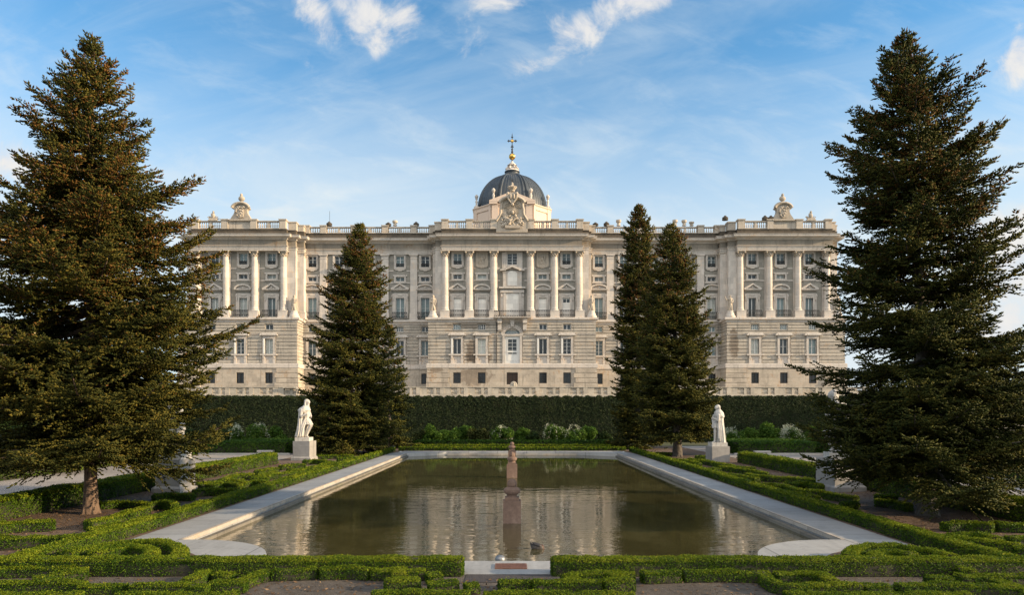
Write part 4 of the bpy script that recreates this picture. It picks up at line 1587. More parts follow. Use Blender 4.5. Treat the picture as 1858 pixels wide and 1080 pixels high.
ph = 3.5
for s in (-1, 1):
    pinnacle(dx0 + s * (HWD - .5), DC - FWD + .4, zd1 + .35, ph)
    pinnacle(dx0 + s * (PX(997, YD + 1) - PX(929.8, YD + 1)) * .505, YD + 1.1, gz0 + .3, ph)

# ------------------------------------------------------------------ terrace wall and balustrade
tw = MB()
tw.box(-75, 75, TY, TY + .6, -.5, BASE - .12)
tw.box(-75, 75, TY - .12, TY + .65, BASE - .45, BASE + .02)
Lx0 = -36.3
terr = tw.build('terrace_wall', M['terrace_stone'])
tag(terr, 'weathered stone terrace wall with balusters along its top below the palace', 'terrace wall')
zt0, zt1 = BASE + .02, EYE + (HOR - 702.5) * TY / F
xs = np.arange(-62, 62.1, 4.13)
for a, b in zip(xs[:-1], xs[1:]):
    if -39.2 < a < -33.5:
        continue
    mb = MB()
    mb.box(a, b, TY + .06, TY + .5, zt1 - .2, zt1 - .02)
    mb.box(a, b, TY + .0, TY + .56, zt1 - .1, zt1)
    mb.box(a, a + .75, TY + .04, TY + .54, zt0, zt1 - .1)
    mb.box(a + 3.0, a + 3.45, TY + .07, TY + .5, zt0, zt1 - .2)
    mb.box(a + .75, a + 1.9, TY + .1, TY + .45, zt0, zt1 - .2)
    mb.box(a, b, TY + .08, TY + .5, zt0 - .001, zt0 + .12)
    for x in np.arange(a + 2.02, a + 3.0, .21):
        baluster_mb(mb, x, TY + .28, zt0 + .12, zt1 - zt0 - .3, 6)
    for x in np.arange(a + 3.56, b - .02, .21):
        baluster_mb(mb, x, TY + .28, zt0 + .12, zt1 - zt0 - .3, 6)
    mb.build('balustrade', M['terrace_stone'], terr)
mb = MB()
mb.prism([(-39.5, zt0 - .3), (-37.2, zt0 - .3), (-34.2, zt0 - 2.6), (-34.2, zt0 - 3.2), (-39.5, zt0 - 1.5)][::-1], TY - .35, TY - .01)
mb.prism([(-39.5, zt1), (-37.2, zt1), (-34.2, zt1 - 2.3), (-34.2, zt1 - 2.55), (-37.3, zt1 - .22), (-39.5, zt1 - .22)][::-1], TY - .4, TY + .02)
for k in range(9):
    x = -37.2 + .33 * k
    baluster_mb(mb, x, TY - .2, zt0 - .35 - .767 * .33 * k, zt1 - zt0 - .05, 6)
mb.build('stair_rail', M['terrace_stone'], terr)
em = MB()
ex = (932 - 929) * TY / F
em.lathe([(0.01, -.18), (.52, -.18), (.6, -.1), (.6, .1), (.52, .18), (.01, .18)], 0, 0, 24)
em.v = [(x + ex, TY + .3 - z, y + zt1 + .38) for x, y, z in em.v]
em.box(ex - 1.0, ex + 1.0, TY + .1, TY + .5, zt1 - .01, zt1 + .16)
em.ball((ex, TY + .14, zt1 + .42), (.28, .1, .36), 10, 8)
em.ball((ex + .03, TY + .1, zt1 + .56), (.14, .1, .17), 10, 8)
em.build('medallion', M['terrace_stone'], terr, smooth=35)
# ------------------------------------------------------------------ carved figures: overlapping solids fused into one skin
M['marble'] = stone('marble', (.46, .435, .40), 0.25, stain=(.5, .42, .34), stain_amt=0.6, grime=0.75, scale=2.5)
M['plinth_stone'] = stone('plinth_stone', (.265, .26, .255), 0.26, stain=(1.0, .9, .75), stain_amt=0.4, grime=0.5, block=(1.6, .9, .006), scale=1.5)


def capsule(mb, p0, p1, r0, r1, n=12):
    p0, p1 = Vector(p0), Vector(p1)
    m = 3
    d = p1 - p0
    L = d.length
    d.normalize()
    pts, rad = [], []
    for k in range(m + 1):
        a = math.pi / 2 * k / m
        pts.append(p0 - d * (r0 * math.cos(a)))
        rad.append(max(r0 * math.sin(a), .004))
    for k in range(m + 1):
        a = math.pi / 2 * k / m
        pts.append(p1 + d * (r1 * math.sin(a)))
        rad.append(max(r1 * math.cos(a), .004))
    mb.tube(pts, rad, n)


def limb(mb, pts, rad, n=12):
    for a, b, r, s in zip(pts[:-1], pts[1:], rad[:-1], rad[1:]):
        capsule(mb, a, b, r, s, n)


def drape(mb, rings, folds, depth, seed=0, n=120):
    """hanging cloth: closed stack of rings (cx, cy, rx, ry, z), with folds that deepen downwards"""
    vs, fs = [], []
    rg = random.Random(seed)
    ph = [rg.uniform(0, 6.28) for _ in range(3)]
    for i, (cx, cy, rx, ry, z) in enumerate(rings):
        t = i / (len(rings) - 1)
        for k in range(n):
            a = 2 * math.pi * k / n
            f = 1 + depth * (.25 + .75 * t) * (math.sin(folds * a + ph[0] + .8 * t) * .6 + math.sin((folds * 1.7 // 1) * a + ph[1] - .6 * t) * .4)
            vs.append((cx + rx * f * math.cos(a), cy + ry * f * math.sin(a), z))
    for i in range(len(rings) - 1):
        for k in range(n):
            fs.append((i * n + k, i * n + (k + 1) % n, (i + 1) * n + (k + 1) % n, (i + 1) * n + k))
    fs.append(tuple(range(n - 1, -1, -1)))
    fs.append(tuple(range((len(rings) - 1) * n, len(rings) * n)))
    mb.add(vs, fs)


def fuse(mb, name, mat, voxel, smooth_it=2):
    me = mb.mesh('tmp', None)
    bm = bmesh.new()
    bm.from_mesh(me)
    bmesh.ops.recalc_face_normals(bm, faces=bm.faces)
    bm.to_mesh(me)
    bm.free()
    o = bpy.data.objects.new('tmp', me)
    C.objects.link(o)
    md = o.modifiers.new('r', 'REMESH')
    md.mode = 'VOXEL'
    md.voxel_size = voxel
    if smooth_it:
        s = o.modifiers.new('s', 'SMOOTH')
        s.iterations = smooth_it
        s.factor = .5
    dg = bpy.context.evaluated_depsgraph_get()
    out = bpy.data.meshes.new_from_object(o.evaluated_get(dg))
    bpy.data.objects.remove(o)
    out.name = name
    out.materials.clear()
    out.materials.append(mat)
    out.polygons.foreach_set('use_smooth', [True] * len(out.polygons))
    return out


def head(mb, c, r, face, hair=0.0):
    """face: unit vector (x,y) the figure looks along"""
    fx, fy = face
    mb.ball(c, (r * .78 + abs(fx) * r * .1, r * .78 + abs(fy) * r * .1, r), 16, 12)
    x, y, z = c
    capsule(mb, (x + fx * r * .35, y + fy * r * .35, z - r * .62), (x + fx * r * .5, y + fy * r * .5, z - r * .7), r * .42, r * .34)     # jaw
    capsule(mb, (x + fx * r * .82, y + fy * r * .82, z + r * .08), (x + fx * r * .98, y + fy * r * .98, z - r * .2), r * .10, r * .15)   # nose
    for s in (-1, 1):
        mb.ball((x - fy * s * r * .76, y + fx * s * r * .76, z - r * .05), (r * .16, r * .16, r * .24), 8, 6)                         # ears
        mb.ball((x + fx * r * .78 - fy * s * r * .3, y + fy * r * .78 + fx * s * r * .3, z + r * .22), (r * .2, r * .2, r * .09), 8, 6)   # brows
    mb.ball((x + fx * r * .8, y + fy * r * .8, z - r * .45), (r * .2, r * .2, r * .08), 8, 6)
    if hair > 0:
        mb.ball((x - fx * r * .30, y - fy * r * .30, z + r * .20), (r * .92, r * .92, r * .88), 16, 12)
        for k in range(7):
            a = math.pi * (.62 + .76 * k / 6) + math.atan2(fy, fx)
            hx, hy = x + math.cos(a) * r * .82, y + math.sin(a) * r * .82
            capsule(mb, (hx, hy, z + r * .2), (hx + math.cos(a) * r * .2, hy + math.sin(a) * r * .2, z - r * hair), r * .30, r * .24)
        q = Vector((fx, fy, 0))
        # cut-back face: brow line kept clear by pushing the face forward
        mb.ball((x + fx * r * .45, y + fy * r * .45, z - r * .12), (r * .62, r * .62, r * .78), 14, 10)


def hand(mb, wrist, d, s=1.0, side=(0, 0, 1)):
    """small hand with palm, four curled fingers and a thumb"""
    w = Vector(wrist)
    d = Vector(d).normalized()
    sv = Vector(side).normalized()
    up = d.cross(sv).normalized()
    capsule(mb, w, w + d * .10 * s, .052 * s, .055 * s, 8)
    for k, L in enumerate((.085, .1, .095, .075)):
        o = w + d * .11 * s + sv * (.033 * (k - 1.5)) * s
        m = o + d * L * .55 * s - up * .01 * s
        e = m + d * L * .35 * s - up * .045 * s
        capsule(mb, o, m, .02 * s, .019 * s, 6)
        capsule(mb, m, e, .019 * s, .015 * s, 6)
    t0 = w + d * .04 * s - sv * .05 * s
    capsule(mb, t0, t0 + d * .07 * s - sv * .035 * s - up * .02 * s, .024 * s, .017 * s, 6)


def figure_cloaked():
    """bearded king striding towards +X: one knee forward, cape over the shoulders, long cloak trailing behind"""
    u = .00557
    q = lambda zx, zy, y=0.0: ((zx - 360) * u, y, (655 - zy) * u)
    mb = MB()
    head(mb, q(402, 222, -.02), .185, (.93, -.36), 1.25)
    capsule(mb, q(410, 258, -.05), q(418, 285, -.07), .10, .06)                                         # beard
    limb(mb, [q(392, 262), q(384, 300)], [.12, .16])
    limb(mb, [q(378, 305), q(382, 380), q(385, 430), q(392, 455)], [.27, .27, .25, .27])                # trunk
    for y, sh in ((-.27, 0), (.27, 0)):
        limb(mb, [q(372, 305, y * .6), q(366, 330, y)], [.2, .17])
    drape(mb, [(*q(388, 0)[:1], 0, .18, .2, q(0, 268)[2]), (q(370, 0)[0], 0, .33, .38, q(0, 296)[2]), (q(362, 0)[0], .02, .42, .44, q(0, 322)[2]), (q(362, 0)[0], .02, .40, .42, q(0, 335)[2])], 9, .05, 1)   # cape
    # arms: near arm bent with a scroll, far arm on the hip
    limb(mb, [q(350, 325, -.33), q(342, 388, -.38), q(352, 402, -.40)], [.125, .105, .1])
    limb(mb, [q(350, 396, -.40), q(398, 380, -.42)], [.095, .07])
    hand(mb, q(398, 380, -.42), (1, -.1, .2), 1.15)
    capsule(mb, q(392, 366, -.42), q(420, 396, -.44), .035, .035, 8)
    limb(mb, [q(395, 325, .3), q(420, 385, .3), q(438, 400, .1)], [.12, .10, .07])
    hand(mb, q(438, 402, .08), (.2, -1, -.3), 1.1)
    # tunic skirt and legs
    drape(mb, [(q(388, 0)[0], 0, .25, .27, q(0, 425)[2]), (q(396, 0)[0], 0, .30, .30, q(0, 460)[2]), (q(402, 0)[0], 0, .36, .32, q(0, 500)[2])], 10, .09, 2)
    limb(mb, [q(420, 470, -.12), q(448, 510, -.16), q(446, 520, -.16), q(412, 585, -.13), q(398, 632, -.12)], [.17, .13, .125, .11, .075])
    limb(mb, [q(398, 643, -.12), q(418, 648, -.18)], [.07, .055])
    limb(mb, [q(388, 480, .12), q(378, 560, .12), q(366, 632, .1)], [.17, .13, .085])
    limb(mb, [q(366, 645, .1), q(398, 650, .04)], [.075, .055])
    # cloak down the back to the plinth
    drape(mb, [(q(332, 0)[0], .06, .20, .40, q(0, 320)[2]), (q(328, 0)[0], .06, .19, .43, q(0, 400)[2]), (q(330, 0)[0], .06, .24, .44, q(0, 480)[2]), (q(326, 0)[0], .06, .30, .46, q(0, 560)[2]),
               (q(318, 0)[0], .06, .34, .48, q(0, 620)[2]), (q(312, 0)[0], .06, .34, .48, q(0, 652)[2])], 11, .16, 4)
    for a, b, c, d in ((385, 430, 330, 640), (372, 450, 300, 645), (395, 455, 352, 640), (350, 430, 290, 640)):
        limb(mb, [q(a, b, -.26), q((a + c) / 2 - 8, (b + d) / 2, -.34), q(c, d, -.36)], [.05, .085, .07], 8)
    limb(mb, [q(270, 648, .1), q(262, 690, .1)], [.1, .07])
    return fuse(mb, 'figure', M['marble'], .016, 1)


def figure_mantle():
    """standing figure looking towards -X: short tunic, bare shin, long mantle falling straight at the back"""
    u = .00472
    q = lambda zx, zy, y=0.0: ((zx - 330) * u, y, (660 - zy) * u)
    mb = MB()
    head(mb, q(324, 172, -.02), .17, (-.92, -.40), 1.05)
    limb(mb, [q(336, 205), q(342, 240)], [.10, .14])
    limb(mb, [q(345, 250), q(340, 320), q(325, 390)], [.25, .25, .23])
    for y in (-.26, .26):
        limb(mb, [q(345, 255, y * .6), q(350, 285, y)], [.17, .15])
    drape(mb, [(q(342, 0)[0], 0, .16, .18, q(0, 205)[2]), (q(348, 0)[0], .02, .29, .34, q(0, 245)[2]), (q(352, 0)[0], .02, .32, .38, q(0, 290)[2]), (q(360, 0)[0], .02, .28, .38, q(0, 312)[2])], 8, .06, 5)
    limb(mb, [q(322, 285, -.33), q(318, 345, -.36), q(310, 356, -.36)], [.115, .1, .095])
    limb(mb, [q(312, 352, -.36), q(272, 335, -.32)], [.09, .065])
    hand(mb, q(272, 334, -.32), (-1, .1, .25), 1.15)
    limb(mb, [q(300, 290, .28), q(288, 350, .3), q(280, 400, .18)], [.11, .1, .065])
    hand(mb, q(280, 402, .18), (-.2, -.3, -1), 1.05, (1, 0, 0))
    drape(mb, [(q(318, 0)[0], 0, .22, .24, q(0, 370)[2]), (q(306, 0)[0], -.01, .24, .26, q(0, 410)[2]), (q(300, 0)[0], -.02, .22, .28, q(0, 460)[2])], 12, .10, 6)
    limb(mb, [q(292, 450, -.1), q(290, 500, -.12), q(290, 560, -.12), q(282, 630, -.12)], [.13, .11, .1, .065])
    limb(mb, [q(284, 648, -.12), q(250, 656, -.16)], [.07, .05])
    limb(mb, [q(308, 450, .12), q(310, 560, .12), q(312, 635, .1)], [.13, .1, .075])
    limb(mb, [q(312, 648, .1), q(280, 655, .06)], [.07, .05])
    drape(mb, [(q(362, 0)[0], .04, .22, .36, q(0, 290)[2]), (q(364, 0)[0], .03, .21, .38, q(0, 370)[2]), (q(366, 0)[0], .03, .24, .40, q(0, 460)[2]), (q(370, 0)[0], .03, .28, .42, q(0, 560)[2]),
               (q(374, 0)[0], .03, .29, .44, q(0, 640)[2]), (q(376, 0)[0], .03, .31, .46, q(0, 668)[2])], 10, .17, 8)
    for a, b, c, d in ((330, 320, 338, 640), (345, 330, 362, 650), (318, 330, 322, 600), (362, 330, 395, 655)):
        limb(mb, [q(a, b, -.3), q((a + c) / 2, (b + d) / 2, -.36), q(c, d, -.38)], [.045, .075, .06], 8)
    return fuse(mb, 'figure', M['marble'], .015, 1)


def figure_robed(arm, seed):
    """small palace figure, front view, 3.6 m: robe, mantle, one arm raised or both lowered"""
    mb = MB()
    head(mb, (0, -.05, 3.25), .26, (.3, -.95), 1.0)
    limb(mb, [(0, 0, 2.95), (0, 0, 2.75)], [.16, .24])
    limb(mb, [(0, 0, 2.6), (.03, 0, 2.1), (0, 0, 1.7)], [.40, .36, .38])
    drape(mb, [(0, 0, .34, .3, 2.3), (.02, 0, .44, .36, 1.7), (0, 0, .46, .4, 1.0), (-.05, 0, .54, .44, .3), (-.04, 0, .6, .48, 0.02)], 9, .13, seed)
    drape(mb, [(.1, .25, .45, .25, 2.75), (.15, .3, .55, .28, 1.6), (.2, .3, .6, .3, .3), (.2, .3, .62, .3, 0.02)], 7, .15, seed + 3)
    limb(mb, [(.42, 0, 2.65), (.58, -.1, 2.1), (.35, -.4, 1.85)], [.2, .16, .11])
    hand(mb, (.33, -.42, 1.85), (-1, -.3, .2), 1.8)
    if arm:
        limb(mb, [(-.42, 0, 2.65), (-.85, -.15, 2.35), (-1.12, -.2, 2.85)], [.19, .14, .1])
        hand(mb, (-1.13, -.2, 2.87), (-.2, 0, 1), 1.8, (1, 0, 0))
    else:
        limb(mb, [(-.42, 0, 2.65), (-.6, -.05, 2.05), (-.5, -.25, 1.55)], [.19, .15, .1])
        hand(mb, (-.5, -.26, 1.53), (.1, -.2, -1), 1.8, (1, 0, 0))
    for x0, x1 in ((-.3, .2), (-.1, .35), (.15, -.35)):
        limb(mb, [(x0, -.36, 1.9), ((x0 + x1) / 2, -.46, 1.1), (x1, -.5, .1)], [.07, .11, .09], 8)
    return fuse(mb, 'figure', M['carved'], .05, 1)


FIG = [figure_cloaked(), figure_mantle(), figure_robed(True, 3), figure_robed(False, 8)]

PED_A = (1.33, 1.02, .95)


def stone_pedestal(x, y, w, h, label, base=True, rz=0.0):
    o = thing('statue_pedestal', (x, y, 0), label, 'pedestal', 'statue pedestals in the garden', rz)
    MB().box(-w / 2, w / 2, -w / 2, w / 2, .0, h).build('block', M['plinth_stone'], o)
    if base:
        e = .10
        MB().box(-w / 2 - e, w / 2 + e, -w / 2 - e, w / 2 + e, -.05, .17).frustum(0, 0, .17, .25, w / 2 + e, w / 2 + e, w / 2 + .02, w / 2 + .02).build('base_course', M['plinth_stone'], o)
    return o


def garden_statue(x, y, z, fig, label, rz=0.0, pw=.98):
    o = thing('statue', (x, y, z), label, 'statue', 'stone statues in the garden', rz)
    MB().box(-pw / 2, pw / 2, -pw / 2, pw / 2, .003, .25).build('plinth', M['marble'], o)
    put('figure', FIG[fig], o, (0, 0, .25))
    return o


LX, LY = -14.15, 46.6
stone_pedestal(LX, LY, 1.16, 1.30, 'grey stone pedestal under the cloaked statue left of the pool', True, R(-6))
garden_statue(LX - .04, LY, 1.30, 0, 'white statue of a bearded king in a trailing cloak striding right', R(0), .96)
RX, RY = 13.55, 45.0
stone_pedestal(RX, RY, 1.18, 1.02, 'plain grey block pedestal under the mantled statue right of the pool', False, R(4))
garden_statue(RX, RY, 1.02, 1, 'white statue in short tunic and long mantle facing left, right of the pool', 0, 1.0)
stone_pedestal(-13.75, 27.9, 1.06, 1.32, 'large grey pedestal with stepped foot behind the big left conifer', True, R(-8))
garden_statue(-13.75, 27.9, 1.32, 1, 'white statue mostly hidden by branches of the big left conifer', R(180), .9)
stone_pedestal(13.6, 28.4, 1.26, 1.32, 'pale pedestal half hidden by the big right conifer', True, R(10))
garden_statue(13.6, 28.4, 1.32, 0, 'white statue behind the branches of the big right conifer', R(170), .98)

# ---- figures on the ledge corners of the palace
zl = BASE + z_ped
for px, f, flip, lab in ((534.2, 3, 1, 'small stone statue on round drum at right corner of left pavilion'), (786.4, 3, -1, 'small stone statue on round drum left of the central columns'),
                         (1074.0, 3, 1, 'small stone statue on round drum right of the central columns'), (1325.6, 2, 1, 'small stone statue with raised arm on left corner of right pavilion'),
                         (1521.0, 3, -1, 'small stone statue on outer right corner of right pavilion, beside the conifer')):
    x = PX(px, .55)
    o = thing('statue', (x, P + .65, zl), lab, 'statue', 'statues on the palace ledge')
    mb = MB().lathe([(1.05, .003), (1.05, .35), (.85, .5), (.78, .9), (.62, 1.15), (.66, 1.3), (.6, 1.42)], 0, 0, 20)
    mb.build('drum_base', M['pale_stone'], o, smooth=35)
    sc = 3.25 / 3.55
    put('figure', FIG[f], o, (0, 0, 1.40), 0, (sc * flip, sc, sc))

# ------------------------------------------------------------------ granite posts standing in the pool
M['granite'] = stone('granite', (.155, .102, .078), 0.38, stain=(1.3, 1.4, 1.4), stain_amt=.6, grime=0.8, scale=3.0)


def pool_post(y, label, wdt=.56):
    o = thing('pool_post', (0, y, WATER), label, 'post', 'granite posts along the middle of the pool')
    w = wdt / 2
    MB().box(-w, w, -w, w, -.9, .70).build('shaft', M['granite'], o)
    MB().box(-w * .80, w * .80, -w * .80, w * .80, .70, .80).lathe([(w * .66, .80), (w * .58, .84), (w * .60, .88), (w * .84, .92), (w * .95, .98), (w * .93, 1.04), (w * .7, 1.10), (w * .45, 1.12)], 0, 0, 24).build('cap', M['granite'], o, smooth=35)
    mb = MB()
    for k in range(1):
        n, m = 32, 12
        vs, fs = [], []
        for i in range(m + 1):
            th = math.pi * i / m
            for j in range(n):
                a = 2 * math.pi * j / n
                r = w * .52 * math.sin(th) * (1 + .06 * math.cos(8 * a))
                vs.append((r * math.cos(a), r * math.sin(a), 1.21 - .005 + w * .60 * -math.cos(th) * -1))
        for i in range(m):
            for j in range(n):
                fs.append((i * n + j, (i + 1) * n + j, (i + 1) * n + (j + 1) % n, i * n + (j + 1) % n))
        mb.add(vs, fs)
    mb.build('finial', M['granite'], o, smooth=60)
    return o


pool_post(21.55, 'nearest of the three brown granite posts with ball finials in the pool')
pool_post(36.6, 'middle one of three brown granite posts in the pool')
pool_post(49.3, 'farthest of the three brown granite posts, near the far pool edge')

# ---- duck dabbling near the front sill, tail up
M['duck_grey'] = plain('duck_grey', (.06, .05, .042), .6, var=.5, scale=30)
M['duck_dark'] = plain('duck_dark', (.018, .016, .016), .5, var=.4, scale=25)
M['duck_chest'] = plain('duck_chest', (.045, .018, .012), .6, var=.3, scale=25)
dx, dy = G(975, 997, WATER)
duck = thing('duck', (dx, dy, WATER), 'dark duck dabbling with its tail up beside the front post', 'duck')
mb = MB()
limb(mb, [(-.11, 0, .045), (-.02, 0, .055), (.08, 0, .04), (.125, 0, .01)], [.055, .085, .085, .06])
limb(mb, [(.12, 0, .0), (.15, 0, -.05), (.17, 0, -.10)], [.055, .04, .035])
put('body', fuse(mb, 'body', M['duck_grey'], .012, 2), duck)
mb = MB()
limb(mb, [(.10, 0, .05), (.13, 0, .0)], [.072, .058])
put('breast', fuse(mb, 'breast', M['duck_chest'], .012, 2), duck)
for s in (-1, 1):
    mb = MB()
    limb(mb, [(.05, s * .07, .09), (-.06, s * .055, .125), (-.13, s * .03, .165)], [.035, .032, .008])
    put('wing', fuse(mb, 'wing', M['duck_dark'], .008, 1), duck)
mb = MB()
limb(mb, [(-.10, 0, .07), (-.155, 0, .12), (-.18, .02, .165)], [.045, .03, .006])
limb(mb, [(-.12, -.02, .06), (-.17, -.02, .085)], [.035, .01])
put('tail', fuse(mb, 'tail', M['duck_dark'], .008, 1), duck)

# ---- small pool fittings
M['rust'] = plain('rust', (.16, .075, .05), .7, .2, var=.35, scale=20)
M['zinc'] = plain('zinc', (.2, .21, .22), .45, .6, var=.2)
gx0, gy0 = G(897, 1035)
gx1, gy1 = G(956, 1024)
gr = thing('drain_grate', ((gx0 + gx1) / 2, (gy0 + gy1) / 2, .004), 'rusty ribbed drain grate set in the front pool sill', 'grate')
w, d = .33, .22
mb = MB().box(-w, w, -d, -d + .03, 0, .02).box(-w, w, d - .03, d, 0, .02).box(-w, -w + .03, -d + .03, d - .03, 0, .02).box(w - .03, w, -d + .03, d - .03, 0, .02)
mb.build('frame', M['rust'], gr)
mb = MB()
for k in range(20):
    x = -w + .045 + k * (2 * w - .09) / 19
    mb.box(x - .010, x + .010, -d + .03, d - .03, .002, .017)
mb.box(-w + .03, w - .03, -d + .03, d - .03, .0, .006)
mb.build('bars', M['rust'], gr)
fx, fy = G(909, 1018, -.1)
fo = thing('pool_nozzle', (-.26, 14.95, WATER), 'small grey domed fitting in the water behind the drain grate', 'nozzle')
MB().lathe([(.10, -.4), (.10, .20)], 0, 0, 14).build('stem', M['zinc'], fo, smooth=40)
MB().lathe([(.11, .20), (.12, .26), (.09, .31), (.03, .335)], 0, 0, 16).build('cap', M['zinc'], fo, smooth=40)
kind(MB().add([(-.9, 12.9, -.004), (1.0, 12.9, -.004), (1.0, Y_NEAR_OUT - .01, -.004), (-.9, Y_NEAR_OUT - .01, -.004)], [(0, 1, 2, 3)]).build('front_path', M['slate_path']), 'structure')

# ---- stone benches and kerbs by the far lawns
M['bench_stone'] = stone('bench_stone', (.40, .38, .35), 0.25, grime=.5, scale=2)
for x, y, rz, lab in ((-18.9, 52.4, .05, 'low stone bench on the gravel path left of the left statue'), (18.9, 51.6, -.08, 'low stone bench on the gravel path right of the right statue')):
    o = thing('stone_bench', (x, y, 0), lab, 'bench', 'stone benches by the clipped hedge blocks', rz)
    MB().box(-.6, .6, -.24, .24, .22, .34).build('seat', M['bench_stone'], o)
    for s in (-1, 1):
        MB().box(s * .42 - .12, s * .42 + .12, -.2, .2, 0, .218).build('leg', M['bench_stone'], o)
# ------------------------------------------------------------------ clipped hedges
NR = np.random.default_rng(11)
BOX = [(0.0, (.014, .034, .004)), (.35, (.032, .066, .006)), (.65, (.066, .112, .009)), (1.0, (.13, .165, .014))]
M['box_leaf'] = foliage('box_leaf', BOX, .18)
M['box_dry'] = foliage('box_dry', [(0, (.035, .04, .012)), (.5, (.09, .085, .022)), (1, (.17, .11, .035))], .25)
M['ivy_leaf'] = foliage('ivy_leaf', [(0.0, (.014, .021, .010)), (.5, (.028, .040, .018)), (.85, (.044, .058, .024)), (1, (.060, .045, .028))], .10)
M['lawn_hedge'] = foliage('lawn_hedge', [(0.0, (.02, .05, .008)), (.5, (.04, .085, .012)), (1, (.085, .14, .02))], .3)
M['box_fresh_lit'] = foliage('box_fresh_lit', [(0, (.07, .11, .008)), (.5, (.13, .17, .010)), (1, (.22, .225, .02))], .25)  # new growth, brightened so the colour also stands for sunlit hedge tops
M['twig'] = plain('twig', (.022, .02, .012), .9, var=.4, scale=9)


def resample(pts, step):
    P_ = np.array(pts, float)
    seg = np.hypot(*(P_[1:] - P_[:-1]).T)
    s = np.concatenate([[0], np.cumsum(seg)])
    n = max(2, int(s[-1] / step) + 1)
    t = np.linspace(0, s[-1], n)
    return np.stack([np.interp(t, s, P_[:, 0]), np.interp(t, s, P_[:, 1])], 1), s[-1]


def smooth_path(pts, it=2):
    for _ in range(it):
        q = [pts[0]]
        for a, b in zip(pts[:-1], pts[1:]):
            q.append((a[0] * .75 + b[0] * .25, a[1] * .75 + b[1] * .25))
            q.append((a[0] * .25 + b[0] * .75, a[1] * .25 + b[1] * .75))
        q.append(pts[-1])
        pts = q
    return pts


def leaves(pos, out, size, spread=.9, aspect=1.5):
    """one quad leaf for every position, facing roughly along out"""
    n = len(pos)
    nrm = out + NR.normal(0, spread, (n, 3))
    nrm /= np.linalg.norm(nrm, axis=1, keepdims=True) + 1e-9
    t = NR.normal(0, 1, (n, 3))
    t -= nrm * (t * nrm).sum(1, keepdims=True)
    t /= np.linalg.norm(t, axis=1, keepdims=True) + 1e-9
    b = np.cross(nrm, t)
    s = (size * NR.uniform(.65, 1.3, n))[:, None] if np.isscalar(size) else (size * NR.uniform(.65, 1.3, n))[:, None]
    L, W = t * s * aspect * .5, b * s * .5
    bend = nrm * s * .12
    V = np.stack([pos - L, pos + W - bend, pos + L, pos - W - bend], 1).reshape(-1, 3)
    Fq = np.arange(n * 4).reshape(-1, 4)
    return V, Fq


def lump(x, y, k=0.0):
    return (np.sin(x * 2.1 + k) * np.cos(y * 1.7 - k) + .6 * np.sin(x * 5.3 + y * 3.1 + 2 * k) + .4 * np.sin(x * 9.7 - y * 8.1 + k)) / 2.0


